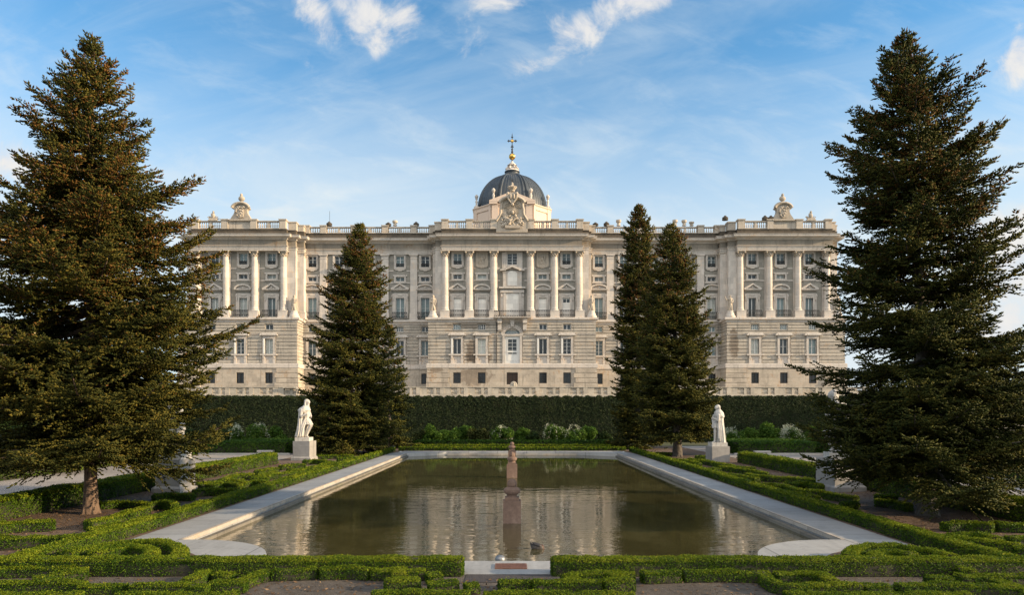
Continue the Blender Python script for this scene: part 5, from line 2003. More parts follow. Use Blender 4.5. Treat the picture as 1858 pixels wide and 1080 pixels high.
def hedge(name, pts, w, h, label, cat='hedge', group='clipped box hedges of the garden', mat='box_leaf', leaf=None, cover=2.1, round_=0.25, rough=1.0, curve=True, z0=0.0, sway=.04, fresh_lit=.7, bump=.05):
    pts = smooth_path(list(pts)) if curve and len(pts) > 2 else list(pts)
    Q, L = resample(pts, .12 if h < 1 else .5)
    if len(Q) > 3 and sway:
        tt = np.arange(len(Q))
        Q = Q + np.stack([lump(Q[:, 0] * .6, Q[:, 1] * .6, 1.3), lump(Q[:, 1] * .6, Q[:, 0] * .6, 4.1)], 1) * sway
    T = np.gradient(Q, axis=0)
    T /= np.linalg.norm(T, axis=1, keepdims=True) + 1e-9
    N = np.stack([T[:, 1], -T[:, 0]], 1)
    d = np.hypot(Q[:, 0], Q[:, 1]).mean()
    fixed = leaf is not None
    if leaf is None:
        leaf = float(np.clip(d * .00130, .019, .14))
    # dark woody core, a rounded box a leaf's width inside the clipped face
    c = leaf * .5
    prof = np.array([(-w / 2 + c, 0), (-w / 2 + c * .8, h * .55), (-w / 2 + c + w * .09, h - c - .02), (0, h - c * .8), (w / 2 - c - w * .09, h - c - .02), (w / 2 - c * .8, h * .55), (w / 2 - c, 0)])
    k = len(prof)
    hv = 1 + bump * lump(Q[:, 0] * (1.5 if bump > .06 else 1), Q[:, 1] * 1.0, 2.0)
    V = np.zeros((len(Q), k, 3))
    V[:, :, 0] = Q[:, 0:1] + N[:, 0:1] * prof[None, :, 0]
    V[:, :, 1] = Q[:, 1:2] + N[:, 1:2] * prof[None, :, 0]
    V[:, :, 2] = z0 + prof[None, :, 1] * hv[:, None]
    V = V.reshape(-1, 3)
    m = len(Q)
    i, j = np.meshgrid(np.arange(m - 1), np.arange(k - 1), indexing='ij')
    a = (i * k + j).ravel()
    Fq = np.stack([a, a + k, a + k + 1, a + 1], 1)
    e0 = np.array([[0, 1, 5, 6], [1, 2, 4, 5], [2, 3, 3, 4]])
    e0 = np.array([[0, 1, 5, 6], [1, 2, 4, 5]])
    Fq = np.concatenate([Fq, e0, e0[:, ::-1] + (m - 1) * k])
    # leaves over the sides, top and ends; leaf size grows with distance from the garden front
    per = 2 * h + w
    dQ = np.hypot(Q[:, 0], Q[:, 1])
    lq = np.full(m, leaf) if fixed else np.clip(dQ * .00130, .019, .14)
    wt = (lq[:-1] + lq[1:]) ** -2.0 * 4
    n = int(L / (m - 1) * per * cover / .75 * wt.sum())
    ne = int(w * h * 2 * cover / (leaf * leaf * .75))
    i0 = NR.choice(m - 1, n, p=wt / wt.sum())
    s = i0 + NR.random(n)
    f = (s - i0)[:, None]
    C0 = Q[i0] * (1 - f) + Q[i0 + 1] * f
    NN = N[i0] * (1 - f) + N[i0 + 1] * f
    u = NR.uniform(0, per, n)
    side = np.where(u < h, -1, np.where(u > h + w, 1, 0))
    z = np.where(side == -1, u, np.where(side == 1, u - h - w, h))
    off = np.where(side == 0, u - h - w / 2, side * w / 2)
    # rounded shoulders
    rr = round_ * min(w, h)
    ex = np.clip((np.abs(off) - (w / 2 - rr)) / rr, 0, 1)
    z = np.where(side == 0, z - rr * .55 * ex ** 2, z)
    zz = np.clip((z - (h - rr)) / rr, 0, 1)
    off = np.where(side != 0, off * (1 - (rr / w) * .9 * zz ** 2), off)
    outv = np.zeros((n, 3))
    outv[:, 0], outv[:, 1] = NN[:, 0] * np.sign(off) * (side != 0), NN[:, 1] * np.sign(off) * (side != 0)
    outv[:, 2] = (side == 0) * 1.0 + .22
    px_, py_ = C0[:, 0] + NN[:, 0] * off, C0[:, 1] + NN[:, 1] * off
    lp = lump(px_ * 1.3, py_ * 1.3, 0.7) + .6 * lump(px_ * 3.1 + z * 3, py_ * 3.1 - z * 2, 2.2)
    lf = lq[i0]
    push = rough * (.022 * lp * min(1, h / .3) + NR.normal(0, .35, n) * lf)
    tuft = NR.random(n) < .05
    push = push + tuft * NR.uniform(0, 1.5, n) * lf * rough
    pos = np.stack([px_, py_, z0 + z * (1 + bump * lump(C0[:, 0] * (1.5 if bump > .06 else 1), C0[:, 1], 2.0))], 1) + outv / np.linalg.norm(outv, axis=1, keepdims=True) * push[:, None]
    # sides lose leaves towards the woody foot, building their shade into the shape
    thin = np.where(side == 0, 0.0, .22 + .50 * (1 - np.clip(z / h, 0, 1)) ** 1.2) * (h < 1.2)
    ok = NR.random(n) >= thin
    pos, outv, lf = pos[ok], outv[ok], lf[ok]
    n = len(pos)
    # end faces
    ends = []
    for idx, sg in ((0, -1), (m - 1, 1)):
        o = NR.uniform(-w / 2, w / 2, ne // 2)
        zq = NR.uniform(0, h, ne // 2) * (1 - .25 * (np.abs(o) / (w / 2)) ** 3)
        bul = (.10 * min(w, h)) * (1 - (2 * o / w) ** 2)
        p = np.stack([Q[idx, 0] + N[idx, 0] * o + sg * T[idx, 0] * bul, Q[idx, 1] + N[idx, 1] * o + sg * T[idx, 1] * bul, z0 + zq], 1)
        p += NR.normal(0, .35 * leaf, p.shape)
        ends.append((p, np.tile([sg * T[idx, 0], sg * T[idx, 1], .3], (len(p), 1))))
    pos = np.concatenate([pos] + [e[0] for e in ends])
    outv = np.concatenate([outv] + [e[1] for e in ends])
    LV, LF = leaves(pos, outv, np.concatenate([lf, np.full(len(pos) - n, leaf)]), .6)
    nv = len(V)
    top = (pos[:, 2] - z0 > h * .84) & (NR.random(len(pos)) < fresh_lit * (1 + .7 * lump(pos[:, 0] * .8, pos[:, 1] * .8, 5.0)))
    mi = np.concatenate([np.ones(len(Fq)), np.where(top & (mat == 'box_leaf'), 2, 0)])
    org = np.array([Q[:, 0].mean(), Q[:, 1].mean(), 0])
    me = np_mesh(name, np.concatenate([V, LV]) - org, np.concatenate([Fq, LF + nv]), None, mats=[M[mat], M['twig'], M['box_fresh_lit']], mi=mi)
    o = put(name, me, None, org)
    return tag(o, label, cat, group)


def T_(pts, h):
    """hedge line given by where its top shows in the photo"""
    return [G(x, y, h) for x, y in pts]


# ---- front hedges and long borders
hedge('box_hedge', [(-10.4, 13.56), (-.98, 13.56)], .42, .33, 'long low box hedge along the pool front, left of the drain sill', curve=False, cover=1.8)
hedge('box_hedge', [(.80, 13.56), (10.2, 13.56)], .42, .33, 'long low box hedge along the pool front, right of the drain sill', curve=False, cover=1.8)
hedge('box_hedge', [(-10.05, 13.8), (-9.95, 30), (-9.95, 57)], .38, .33, 'straight box border running along the left walk of the pool', curve=False)
hedge('box_hedge', [(10.0, 13.8), (9.95, 30), (9.95, 57)], .38, .33, 'straight box border running along the right walk of the pool', curve=False)

FRONT = [
    # right of the axis
    ([(1033, 1041), (1085, 1038), (1150, 1039)], .27, 'short box hedge in second row just right of the front path, rounded left end'),
    ([(1166, 1037), (1232, 1035)], .30, 'round-topped box clump between two hedges of the right second row'),
    ([(1240, 1037), (1310, 1036), (1380, 1038)], .27, 'box hedge in second row in front of the right long hedge, middle piece'),
    ([(1384, 1036), (1396, 1050), (1418, 1061), (1470, 1060), (1560, 1060)], .26, 'box hedge curling forward into the first bottom loop right of centre'),
    ([(1408, 1040), (1450, 1038), (1488, 1040), (1512, 1054)], .26, 'curved box hedge closing the back of the lower right loop'),
    ([(1566, 1061), (1610, 1060)], .24, 'stub of box hedge between bare gravel and the bottom row, right side'),
    ([(1628, 1059), (1720, 1059), (1870, 1064)], .26, 'long box hedge in bottom right corner in front of the gravel strip'),
    ([(1686, 1047), (1722, 1046)], .30, 'bushy round box clump near the right end of the front hedge'),
    ([(1738, 1044), (1800, 1043), (1875, 1042)], .27, 'box hedge running out of frame at right below the border corner'),
    ([(1738, 1032), (1768, 1034)], .26, 'small brownish box stub tucked under the right end of the front hedge'),
    ([(1808, 1050), (1862, 1068)], .24, 'slanting box hedge in the extreme lower right corner'),
    ([(966, 1054), (1030, 1052), (1092, 1054)], .25, 'box hedge nearest the front path, right of it, lower row'),
    ([(1096, 1053), (1148, 1051)], .28, 'blocky end of the lower box row right of the front path'),
    ([(1030, 1042), (1046, 1052)], .24, 'short slanting box link beside the right end of the front path'),
    ([(1104, 1040), (1136, 1050)], .24, 'slanting box link between two rows right of the front path'),
    ([(905, 1056), (962, 1054)], .20, 'thin scrappy box row across the front path'),
    ([(880, 1076), (1000, 1075), (1150, 1077)], .22, 'lowest box row along the bottom edge, centre'),
    ([(1430, 1077), (1460, 1075)], .24, 'small round box clump on the bottom edge right of the loop'),
    ([(1470, 1078), (1620, 1077), (1760, 1078)], .20, 'lowest box row along the bottom edge, right'),
    # left of the axis
    ([(-12, 1030), (60, 1028), (156, 1030)], .28, 'thick box hedge below the left end of the front hedge'),
    ([(-12, 1056), (70, 1055), (152, 1056)], .27, 'thick box hedge in the lower left corner, nearer row'),
    ([(60, 1046), (110, 1040), (156, 1034)], .26, 'slanting box link joining the two lower left rows'),
    ([(146, 1062), (190, 1061), (228, 1060)], .24, 'short box hedge in front of the left gravel strip'),
    ([(242, 1061), (310, 1060), (378, 1061)], .26, 'box hedge along the front of the left gravel strip'),
    ([(340, 1052), (362, 1042), (372, 1034)], .25, 'slanting box hedge closing the right end of the left gravel strip'),
    ([(384, 1054), (446, 1053)], .29, 'square-ended box block right of the left gravel strip'),
    ([(440, 1050), (462, 1040), (490, 1034)], .27, 'slanting box hedge rising to the left second row'),
    ([(392, 1040), (420, 1042)], .2, 'sparse brown-tinged box sprigs below the left front hedge'),
    ([(496, 1034), (540, 1033), (574, 1031)], .28, 'left second-row box hedge, outer piece of the bumpy row'),
    ([(582, 1031), (630, 1029), (672, 1032)], .30, 'left second-row box hedge, tall middle piece of the bumpy row'),
    ([(678, 1033), (722, 1034)], .28, 'left second-row box hedge, inner piece beside a slanting link'),
    ([(722, 1042), (728, 1030), (736, 1020)], .28, 'slanting box link rising to the left front hedge'),
    ([(730, 1035), (770, 1033)], .28, 'short dark box hedge behind the clump left of the front path'),
    ([(700, 1054), (760, 1050)], .25, 'loose box hedge left of the round clump by the front path'),
    ([(776, 1042), (800, 1040)], .26, 'small box tuft behind the round clump left of the front path'),
    ([(778, 1056), (830, 1053)], .30, 'big round box clump at the left edge of the front path'),
    ([(845, 1060), (866, 1058)], .24, 'small round box bush at the left side of the front path'),
    ([(675, 1076), (760, 1072), (850, 1074)], .22, 'lowest box row along the bottom edge, left of the path'),
    ([(-12, 1078), (80, 1077), (146, 1076)], .22, 'lowest box row along the bottom edge, far left'),
    ([(210, 1078), (330, 1077), (430, 1077)], .2, 'lowest box row along the bottom edge, below left gravel'),
]
for pts, h, lab in FRONT:
    h *= .70
    hedge('box_hedge', T_(pts, h), .27 if len(pts) > 2 else .30, h, lab, group='low box hedges in the foreground scrolls', cover=1.7, round_=.4, rough=1.25, sway=.02, bump=.16)

SCROLL = [
    # loops beside the round platforms
    ([(119, 1003), (206, 981), (278, 979), (326, 987), (328, 1003), (318, 1010)], .30, 'outer curve of the scroll hedge beside the left round platform'),
    ([(168, 1003), (222, 989), (262, 989), (284, 999), (270, 1006)], .28, 'inner curl of the scroll hedge beside the left round platform'),
    ([(1543, 1010), (1545, 996), (1575, 988), (1632, 987)], .30, 'outer curve of the scroll hedge beside the right round platform'),
    ([(1584, 1008), (1592, 999), (1625, 997), (1660, 1004)], .28, 'inner curl of the scroll hedge beside the right round platform'),
    ([(1641, 990), (1690, 999), (1728, 1009)], .28, 'straight slanting hedge inside the right platform scroll'),
    # left parterre, far to near
    ([(613, 831), (660, 829)], .28, 'low box row below the middle-left conifer, nearest the border'),
    ([(572, 827), (611, 826), (640, 826)], .28, 'low box row at the foot of the middle-left conifer'),
    ([(552, 836), (574, 834), (606, 838)], .28, 'box scroll just right of the left statue pedestal'),
    ([(508, 845), (552, 842)], .28, 'short box row just left of and below the left statue pedestal'),
    ([(522, 852), (569, 849)], .28, 'dark box row in front of the left statue pedestal'),
    ([(472, 867), (488, 860), (536, 855), (572, 846), (602, 839)], .28, 'long wavy box row next to the left border hedge'),
    ([(465, 854), (484, 851), (503, 849)], .28, 'short box row halfway between left outer hedge and border'),
    ([(461, 868), (478, 860), (497, 856)], .28, 'bent box row in the middle of the left parterre'),
    ([(402, 870), (427, 861), (461, 860)], .28, 'box curve near the left outer hedge'),
    ([(436, 875), (461, 872), (484, 874)], .28, 'dark short box row in the left parterre near the border'),
    ([(380, 879), (410, 874), (437, 880)], .28, 'box arch in front of the left outer hedge end'),
    ([(353, 889), (390, 886), (428, 888)], .30, 'box row right of the big pedestal behind the left conifer'),
    ([(356, 878), (400, 872), (442, 871)], .28, 'yellowish box row above the big pedestal foot, left parterre'),
    ([(278, 898), (315, 895), (350, 896)], .28, 'dark box row in front of the big pedestal, left side'),
    ([(264, 913), (290, 908), (318, 912)], .28, 'dark box clumps between left conifer trunk and border'),
    ([(160, 945), (200, 938), (232, 928), (264, 920)], .28, 'box row curving past the left conifer trunk'),
    ([(160, 958), (190, 955), (215, 948)], .26, 'short box row against the border, below the left conifer'),
    ([(-14, 950), (40, 946), (97, 944)], .30, 'box row in front of the left conifer, at the frame edge'),
    ([(-14, 976), (40, 974), (100, 972), (165, 974)], .30, 'ragged box row below the bare earth at far left'),
    ([(182, 912), (225, 909), (262, 912)], .24, 'dark box row in the shade behind the left conifer trunk'),
    # right parterre
    ([(1172, 822), (1219, 822)], .28, 'low box row at the foot of the middle-right conifers'),
    ([(1214, 833), (1247, 834), (1268, 840)], .28, 'box curve left of the right statue pedestal'),
    ([(1250, 832), (1281, 836), (1306, 841), (1331, 844)], .28, 'box scroll running in front of the right statue pedestal'),
    ([(1262, 828), (1288, 828)], .26, 'short box row directly left of the right statue pedestal'),
    ([(1281, 851), (1306, 850)], .26, 'short box stub in the right parterre near the border'),
    ([(1306, 846), (1344, 850), (1392, 858)], .28, 'box row from the right statue pedestal towards the big conifer'),
    ([(1328, 846), (1369, 849)], .26, 'short box row right of the right statue pedestal'),
    ([(1300, 858), (1336, 862), (1373, 867)], .28, 'box row next to the right border hedge, far piece'),
    ([(1356, 859), (1394, 865), (1442, 866), (1475, 870)], .28, 'wavy box row in the middle of the right parterre'),
    ([(1375, 877), (1417, 879), (1450, 888), (1497, 891)], .28, 'box scroll next to the right border hedge, near piece'),
    ([(1430, 877), (1460, 874), (1489, 879)], .28, 'box arch near the right outer hedge'),
    ([(1430, 894), (1455, 895), (1480, 901)], .28, 'small box curve left of the three box balls'),
    ([(1500, 893), (1530, 898), (1554, 901)], .28, 'box row in front of the pale pedestal by the right conifer'),
    ([(1590, 898), (1625, 898)], .26, 'yellowish box row left of the right conifer trunk, upper'),
    ([(1590, 905), (1620, 908), (1648, 914)], .28, 'dark box row left of the right conifer trunk, lower'),
    ([(1486, 912), (1508, 918), (1526, 922)], .24, 'dark ragged box row along the border below the box balls'),
    ([(1614, 947), (1650, 954), (1688, 966)], .26, 'brown-tinged box row beside the right border hedge'),
    ([(1715, 948), (1760, 946), (1800, 950)], .26, 'box row in front of the right conifer trunk'),
    ([(1806, 948), (1870, 950)], .26, 'box row at the right frame edge below the conifer'),
    ([(1688, 972), (1730, 972), (1790, 980), (1850, 986)], .28, 'long box row at right above the border corner'),
    ([(1726, 968), (1775, 967), (1810, 976)], .28, 'box arch above the long right row'),
    ([(1828, 974), (1872, 974)], .30, 'box block cut by the right frame edge, upper'),
    ([(1842, 992), (1876, 994)], .30, 'box block cut by the right frame edge, lower'),
]
for pts, h, lab in SCROLL:
    h *= .95
    dry = 'brown' in lab or 'ragged' in lab
    hedge('box_hedge', T_(pts, h), .32, h, lab, group='scroll hedges of the side parterres', mat='box_dry' if 'brown-tinged' in lab else 'box_leaf', round_=.35, rough=1.1, bump=.12)


def box_ball(x, y, r, label, mat='box_leaf', group='clipped box balls under the right conifer', cat='bush'):
    d = math.hypot(x, y)
    leaf = float(np.clip(d * .00155, .021, .12))
    n = int(2.6 * math.pi * r * r * 3 / (leaf * leaf * .75))
    v = NR.normal(0, 1, (n, 3))
    v /= np.linalg.norm(v, axis=1, keepdims=True)
    v = v[v[:, 2] > -.75]
    p = v * r * (1 + .1 * lump(v[:, 0] * 3, v[:, 1] * 3 + v[:, 2], x)[:, None]) + NR.normal(0, leaf * .3, v.shape)
    p[:, 2] += r * .75
    LV, LF = leaves(p, v, leaf, .8)
    core = MB().ball((0, 0, r * .75), r * .9, 14, 10)
    V = np.concatenate([np.array(core.v), LV])
    me = np_mesh('box_ball', V, np.concatenate([np.array([f for f in core.f]), LF + len(core.v)]), None, mats=[M[mat], M['twig']], mi=np.concatenate([np.ones(len(core.f)), np.zeros(len(LF))]))
    return tag(put('box_ball', me, None, (x, y, 0)), label, cat, group)


for px, lab in ((1531, 'left of three small box balls under the right conifer'), (1542, 'middle of three small box balls under the right conifer'), (1552, 'right of three small box balls under the right conifer')):
    x, y = G(px, 924)
    box_ball(x, y, .14, lab)

# ---- taller hedges
hedge('tall_box_hedge', [(-15.5, 19.5), (-15.3, 33), (-15.2, 43.2)], .8, .68, 'waist-high hedge beside the gravel path left of the pool garden', group='waist-high hedges along the gravel paths', cover=2.0)
hedge('tall_box_hedge', [(15.2, 19.5), (15.1, 33), (15.0, 44.3)], .8, .68, 'waist-high hedge beside the gravel path right of the pool garden', group='waist-high hedges along the gravel paths', cover=2.0)
for s, nm in ((-1, 'left'), (1, 'right')):
    hedge('hedge_block', [(s * 17.5, 56.4), (s * 23.5, 56.4)], 7.2, .92, 'broad flat-topped hedge block across the path on the %s, nearest the palace' % nm, group='flat-topped hedge blocks', mat='lawn_hedge', curve=False, round_=.05, sway=0)
    hedge('hedge_block', [(s * 24.2, 51.5), (s * 29, 51.5)], 6.5, .92, 'broad flat-topped hedge block beyond the %s gravel path' % nm, group='flat-topped hedge blocks', mat='lawn_hedge', curve=False, round_=.05, sway=0)
    x0, x1 = sorted((s * 17.0, s * 24))
    tag(MB().box(x0, x1, 52.2, 52.4, -.02, .13).build('bed_kerb', M['bench_stone']), 'low stone kerb in front of the %s hedge block' % nm, 'kerb', 'stone kerbs of the hedge blocks')
    hedge('tall_box_hedge', [(s * 24.6, 18), (s * 24.6, 46)], 1.0, .9, 'hedge along the outer side of the %s gravel path' % nm, group='waist-high hedges along the gravel paths', cover=1.8)
hedge('box_hedge', [(-9.6, 58.2), (9.6, 58.2)], .5, .30, 'low box row right behind the far end of the pool', curve=False)
hedge('box_hedge', [(-8.6, 60.6), (8.8, 60.6)], .7, .38, 'second box row behind the far end of the pool', curve=False)
hedge('box_hedge', [(-9.2, 64.0), (10.4, 64.0)], 1.2, .62, 'darker third hedge row behind the far pool end, below the shrubs', mat='lawn_hedge', curve=False)
hedge('hedge_wall', [(-52, 76), (52, 76)], 2.2, 4.98, 'towering dark clipped hedge wall between garden and palace terrace', 'hedge', None, 'ivy_leaf', leaf=.095, cover=2.0, round_=.03, rough=1.0, curve=False)
# ------------------------------------------------------------------ conifers
FIR = [(0.0, (.015, .021, .007)), (.4, (.040, .045, .011)), (.75, (.090, .080, .016)), (1.0, (.17, .125, .024))]
M['fir_near'] = foliage('fir_near', FIR, .12, tip=(.14, .072, .02), tipz=(3.5, 11.0), tip_amt=.32)
M['fir_dark'] = foliage('fir_dark', [(p, (c[0] * .85, c[1] * .95, c[2] * 1.0)) for p, c in FIR], .12, tip=(.12, .064, .02), tipz=(6.0, 12.0), tip_amt=.28)
M['fir_far'] = foliage('fir_far', [(p, (c[0] * .95, c[1] * 1.0, c[2])) for p, c in FIR], .12, tip=(.12, .06, .022), tipz=(6.0, 16.0), tip_amt=.25)


def bark_mat(name, c0, c1):
    m, t, b = new_mat(name)
    co = t.new('ShaderNodeTexCoord').outputs['Object']
    x, y, z = t.sep(co)
    v = t.noise(t.comb(t.math('MULTIPLY', x, 6), t.math('MULTIPLY', y, 6), t.math('MULTIPLY', z, 1.6)), 1.6, 7, 0.7, 0.6)
    vo = t.new('ShaderNodeTexVoronoi')
    vo.inputs['Scale'].default_value = 9
    t.put(vo.inputs['Vector'], t.comb(x, y, t.math('MULTIPLY', z, .45)))
    h = t.math('ADD', v, t.math('MULTIPLY', vo.outputs['Distance'], .7))
    t.l.new(t.ramp(h, [(.4, c0), (.85, c1)]), b.inputs['Base Color'])
    b.inputs['Roughness'].default_value = .95
    bp = t.new('ShaderNodeBump')
    bp.inputs['Distance'].default_value = .05
    t.l.new(h, bp.inputs['Height'])
    t.l.new(bp.outputs[0], b.inputs['Normal'])
    return m


M['bark'] = bark_mat('bark', (.028, .018, .013), (.15, .10, .068))
M['bark_dark'] = bark_mat('bark_dark', (.022, .018, .015), (.10, .085, .07))


def conifer(loc, H, prof, seed, label, mat, bark, dens=1.0, tw=1.0, lean=(0, 0), z_low=.9, trunk_r=.26, wide=None, leaders=1, lob=.20, skip=.72, group='tall dark conifers round the pool'):
    """prof: list of (metres below the top, crown radius); wide: function(azimuth, z) scaling the radius"""
    g = np.random.default_rng(seed)
    rg = random.Random(seed)
    o = thing('conifer_tree', (*loc, 0), label, 'tree', group)
    px_, pr_ = zip(*prof)
    ax = lambda z: np.array([lean[0] * (max(z, 0) / H) ** 1.3, lean[1] * (max(z, 0) / H) ** 1.3, z])
    tb = MB()
    zs = np.linspace(-.1, H - .15, 16)
    rad = [trunk_r * (1.22 if z < .15 else 1.0) * max(.05, (1 - .97 * (max(z, 0) / H) ** .85)) for z in zs]
    wob = [(.04 * math.sin(z * .9 + seed), .04 * math.cos(z * .7 + seed)) for z in zs]
    tb.tube([(ax(z)[0] + w[0] * (z > 1), ax(z)[1] + w[1] * (z > 1), z) for z, w in zip(zs, wob)], rad, 12)
    for k in range(6):                                              # root flare
        a = k * math.pi / 3 + rg.random()
        tb.tube([(trunk_r * .7 * math.cos(a), trunk_r * .7 * math.sin(a), .45), (trunk_r * 1.15 * math.cos(a), trunk_r * 1.15 * math.sin(a), -.05)], [.04, .08], 6)
    tb.build('trunk', bark, o, smooth=50)
    nb = int(H * 22 * dens)
    br = MB()
    P0, P1, RR = [], [], []
    zc = z_low
    for i in range(nb):
        q = (i + rg.random()) / nb
        z = z_low + (H - .12 - z_low) * q ** 1.0
        # branches sit in loose whorls
        z = z + .16 * math.sin(z * 2 * math.pi / .75)
        t_top = max(H - z, 0.02)
        az = i * 2.39996 + rg.uniform(-.35, .35)
        Rm = float(np.interp(t_top, px_, pr_))
        nz = .55 * math.sin(2 * az + seed + z * 1.7) + .45 * math.sin(3 * az - z * 2.6 + seed * 2) + .4 * math.sin(5 * az + z * 3.9 + seed)
        if nz < -.25 and t_top > 1.2 and rg.random() < skip:
            continue
        lobes = 1 + lob * nz
        L = Rm * rg.uniform(.70, 1.06) * lobes
        if rg.random() < .12 and z < H * .62:
            L *= rg.uniform(1.04, 1.16)
        if wide:
            L *= wide(az, z)
        L = max(L, .18)
        f = z / H
        el = R(-14 + 30 * f + 34 * max(0, f - .72) / .28) + R(rg.uniform(-7, 7))
        d = np.array([math.cos(az), math.sin(az), 0.0])
        sd_ = np.array([-math.sin(az), math.cos(az), 0.0])
        up = np.array([0, 0, 1.0])
        droop = rg.uniform(.12, .30) * (1 - f * .6)
        tipup = rg.uniform(.12, .28)
        sway = rg.uniform(-.12, .12)
        base = ax(z)

        def pos(s):
            s = np.asarray(s, float)[..., None]
            return base + d * (L * s * math.cos(el)) + up * (L * (s * math.sin(el) - droop * s * (1.6 - s) + tipup * s ** 3)) + sd_ * (L * sway * s ** 2)
        if L > .5:
            ss = np.linspace(0, .93, 6)
            pts = pos(ss)
            r0 = .012 + .013 * L
            br.tube([tuple(p) for p in pts], [r0 * (1 - .85 * s) for s in ss], 4, cap=False)
        ds = .125 * tw
        n2 = max(2, int(L * .88 / ds))
        s2 = np.repeat(.12 + .86 * (np.arange(n2) + .5) / n2, 2) if L > .6 else np.repeat((np.arange(n2) + .5) / n2, 2)
        s2 = np.clip(s2 + g.uniform(-.02, .02, len(s2)), 0.02, .99)
        sgn = np.tile([1.0, -1.0], n2)
        keep = g.random(len(s2)) > .06
        s2, sgn = s2[keep], sgn[keep]
        l2 = np.minimum((.50 * L * (1 - s2) + .20) * g.uniform(.6, 1.2, len(s2)), 1.5)
        b0 = pos(s2)
        t1 = pos(np.clip(s2 + .05, 0, 1.05)) - pos(s2 - .02)
        t1 /= np.linalg.norm(t1, axis=1, keepdims=True) + 1e-9
        ang = np.radians(g.uniform(38, 62, len(s2)))[:, None]
        side = np.array(sd_)[None, :] * sgn[:, None]
        d2 = t1 * np.cos(ang) + side * np.sin(ang) + up * g.normal(.03, .20, len(s2))[:, None]
        d2 /= np.linalg.norm(d2, axis=1, keepdims=True)
        # the shoots along each side branch, and along the main branch end
        lt0 = .19 * tw
        cnt = np.maximum(3, (l2 / (.056 * tw)).astype(int))
        idx = np.repeat(np.arange(len(s2)), cnt)
        k_in = np.concatenate([np.arange(c) for c in cnt]) if len(cnt) else np.zeros(0)
        u = (k_in + g.uniform(.2, .8, len(idx))) / cnt[idx]
        l2i = l2[idx]
        sag = -.14 * l2i * u ** 2 + .05 * l2i * u ** 4
        p = b0[idx] + d2[idx] * (l2i * u)[:, None] + up * sag[:, None]
        sg = np.where(k_in % 2 == 0, 1.0, -1.0)
        crs = np.cross(d2[idx], up)
        crs /= np.linalg.norm(crs, axis=1, keepdims=True) + 1e-9
        an = np.radians(g.uniform(28, 60, len(idx)))
        an = np.where(u > .86, g.uniform(-.25, .25, len(idx)), an)[:, None]
        dt = d2[idx] * np.cos(an) + crs * (sg[:, None] * np.sin(an)) + up * g.normal(.10, .28, len(idx))[:, None]
        dt /= np.linalg.norm(dt, axis=1, keepdims=True)
        lt = lt0 * g.uniform(.6, 1.35, len(idx)) * (1 - .25 * u)
        P0.append(p)
        P1.append(p + dt * lt[:, None])
        RR.append(lt * g.uniform(.19, .29, len(idx)))
        # leader shoots at the very end
        e = pos(np.array([.9, .95, 1.0]))
        P0.append(e)
        P1.append(e + (t1[-1:] if len(t1) else d[None]) * .2 * tw + g.normal(0, .03, (3, 3)))
        RR.append(np.full(3, .028 * tw))
    for ld in range(leaders):                                       # the spire
        off = np.array([0.0, 0, 0]) if ld == 0 else np.array([.48, .1, -.30])
        for k in range(34):
            z = H - 1.7 * k / 34 - .05
            p = ax(z) + off * (1 if k < 26 else 0)
            a = k * 2.4
            P0.append(p[None])
            P1.append((p + np.array([math.cos(a) * (.10 + .012 * k), math.sin(a) * (.10 + .012 * k), .13]))[None])
            RR.append(np.array([.03]))
        q0, q1 = ax(H - 1.9), ax(H) + off
        br.tube([tuple(q0), tuple((q0 + q1) / 2 + off * .4), tuple(q1)], [.045, .03, .012], 5)
        P0.append(q1[None] - np.array([[0, 0, .1]]))
        P1.append(q1[None] + np.array([[0, 0, .22]]))
        RR.append(np.array([.03]))
    br.build('branches', bark, o)
    p0, p1, r = np.concatenate(P0), np.concatenate(P1), np.concatenate(RR)
    r = np.maximum(r, .016 * tw)
    n = len(p0)
    dd = p1 - p0
    ref = g.normal(0, 1, (n, 3))
    a = np.cross(dd, ref)
    a /= np.linalg.norm(a, axis=1, keepdims=True) + 1e-9
    b = np.cross(dd, a)
    b /= np.linalg.norm(b, axis=1, keepdims=True) + 1e-9
    mid = p0 + dd * .38
    vs = [p0]
    for k in range(3):
        t = 2 * math.pi * k / 3
        vs.append(mid + (a * math.cos(t) + b * math.sin(t)) * r[:, None])
    vs.append(p1)
    V = np.stack(vs, 1).reshape(-1, 3)
    i5 = np.arange(n) * 5
    Fs = np.concatenate([np.stack([i5 + q for q in f], 1) for f in ((0, 2, 1), (0, 3, 2), (0, 1, 3), (1, 2, 4), (2, 3, 4), (3, 1, 4))])
    put('crown', np_mesh('crown', V, Fs, mat), o)
    return o


cosaz = lambda a, b: max(0.0, math.cos(a - b))
conifer((-13.45, 21.8), 15.2, [(0, .10), (1, .62), (2.5, 1.45), (3.8, 2.1), (5.5, 2.8), (7.5, 3.8), (9.6, 4.4), (12.0, 4.7), (14.3, 4.4)], 4,
        'huge brown-topped conifer at the left, its trunk base in bare earth', M['fir_near'], M['bark'], .94, .68, (.05, 0), 2.1, .205,
        lambda a, z: (1.0 + .15 * cosaz(a, math.pi) * (5 < z < 9.5)) * (1 + .07 * cosaz(a, 0) * (5.2 < z < 10.5) - .10 * cosaz(a, 0) * (z < 5.2)), 1, .14, .55)
conifer((13.04, 21.4), 15.1, [(0, .10), (1, .66), (2.3, 1.4), (3.0, 1.85), (4.3, 2.3), (6, 2.7), (8, 2.95), (9.8, 3.4), (11, 3.7), (12.5, 4.0), (14.4, 4.1)], 15,
        'huge dark conifer at the right with two tips, its trunk in shaded earth', M['fir_dark'], M['bark_dark'], .98, .68, (-.80, 0), 1.7, .27, None, 2, .19)
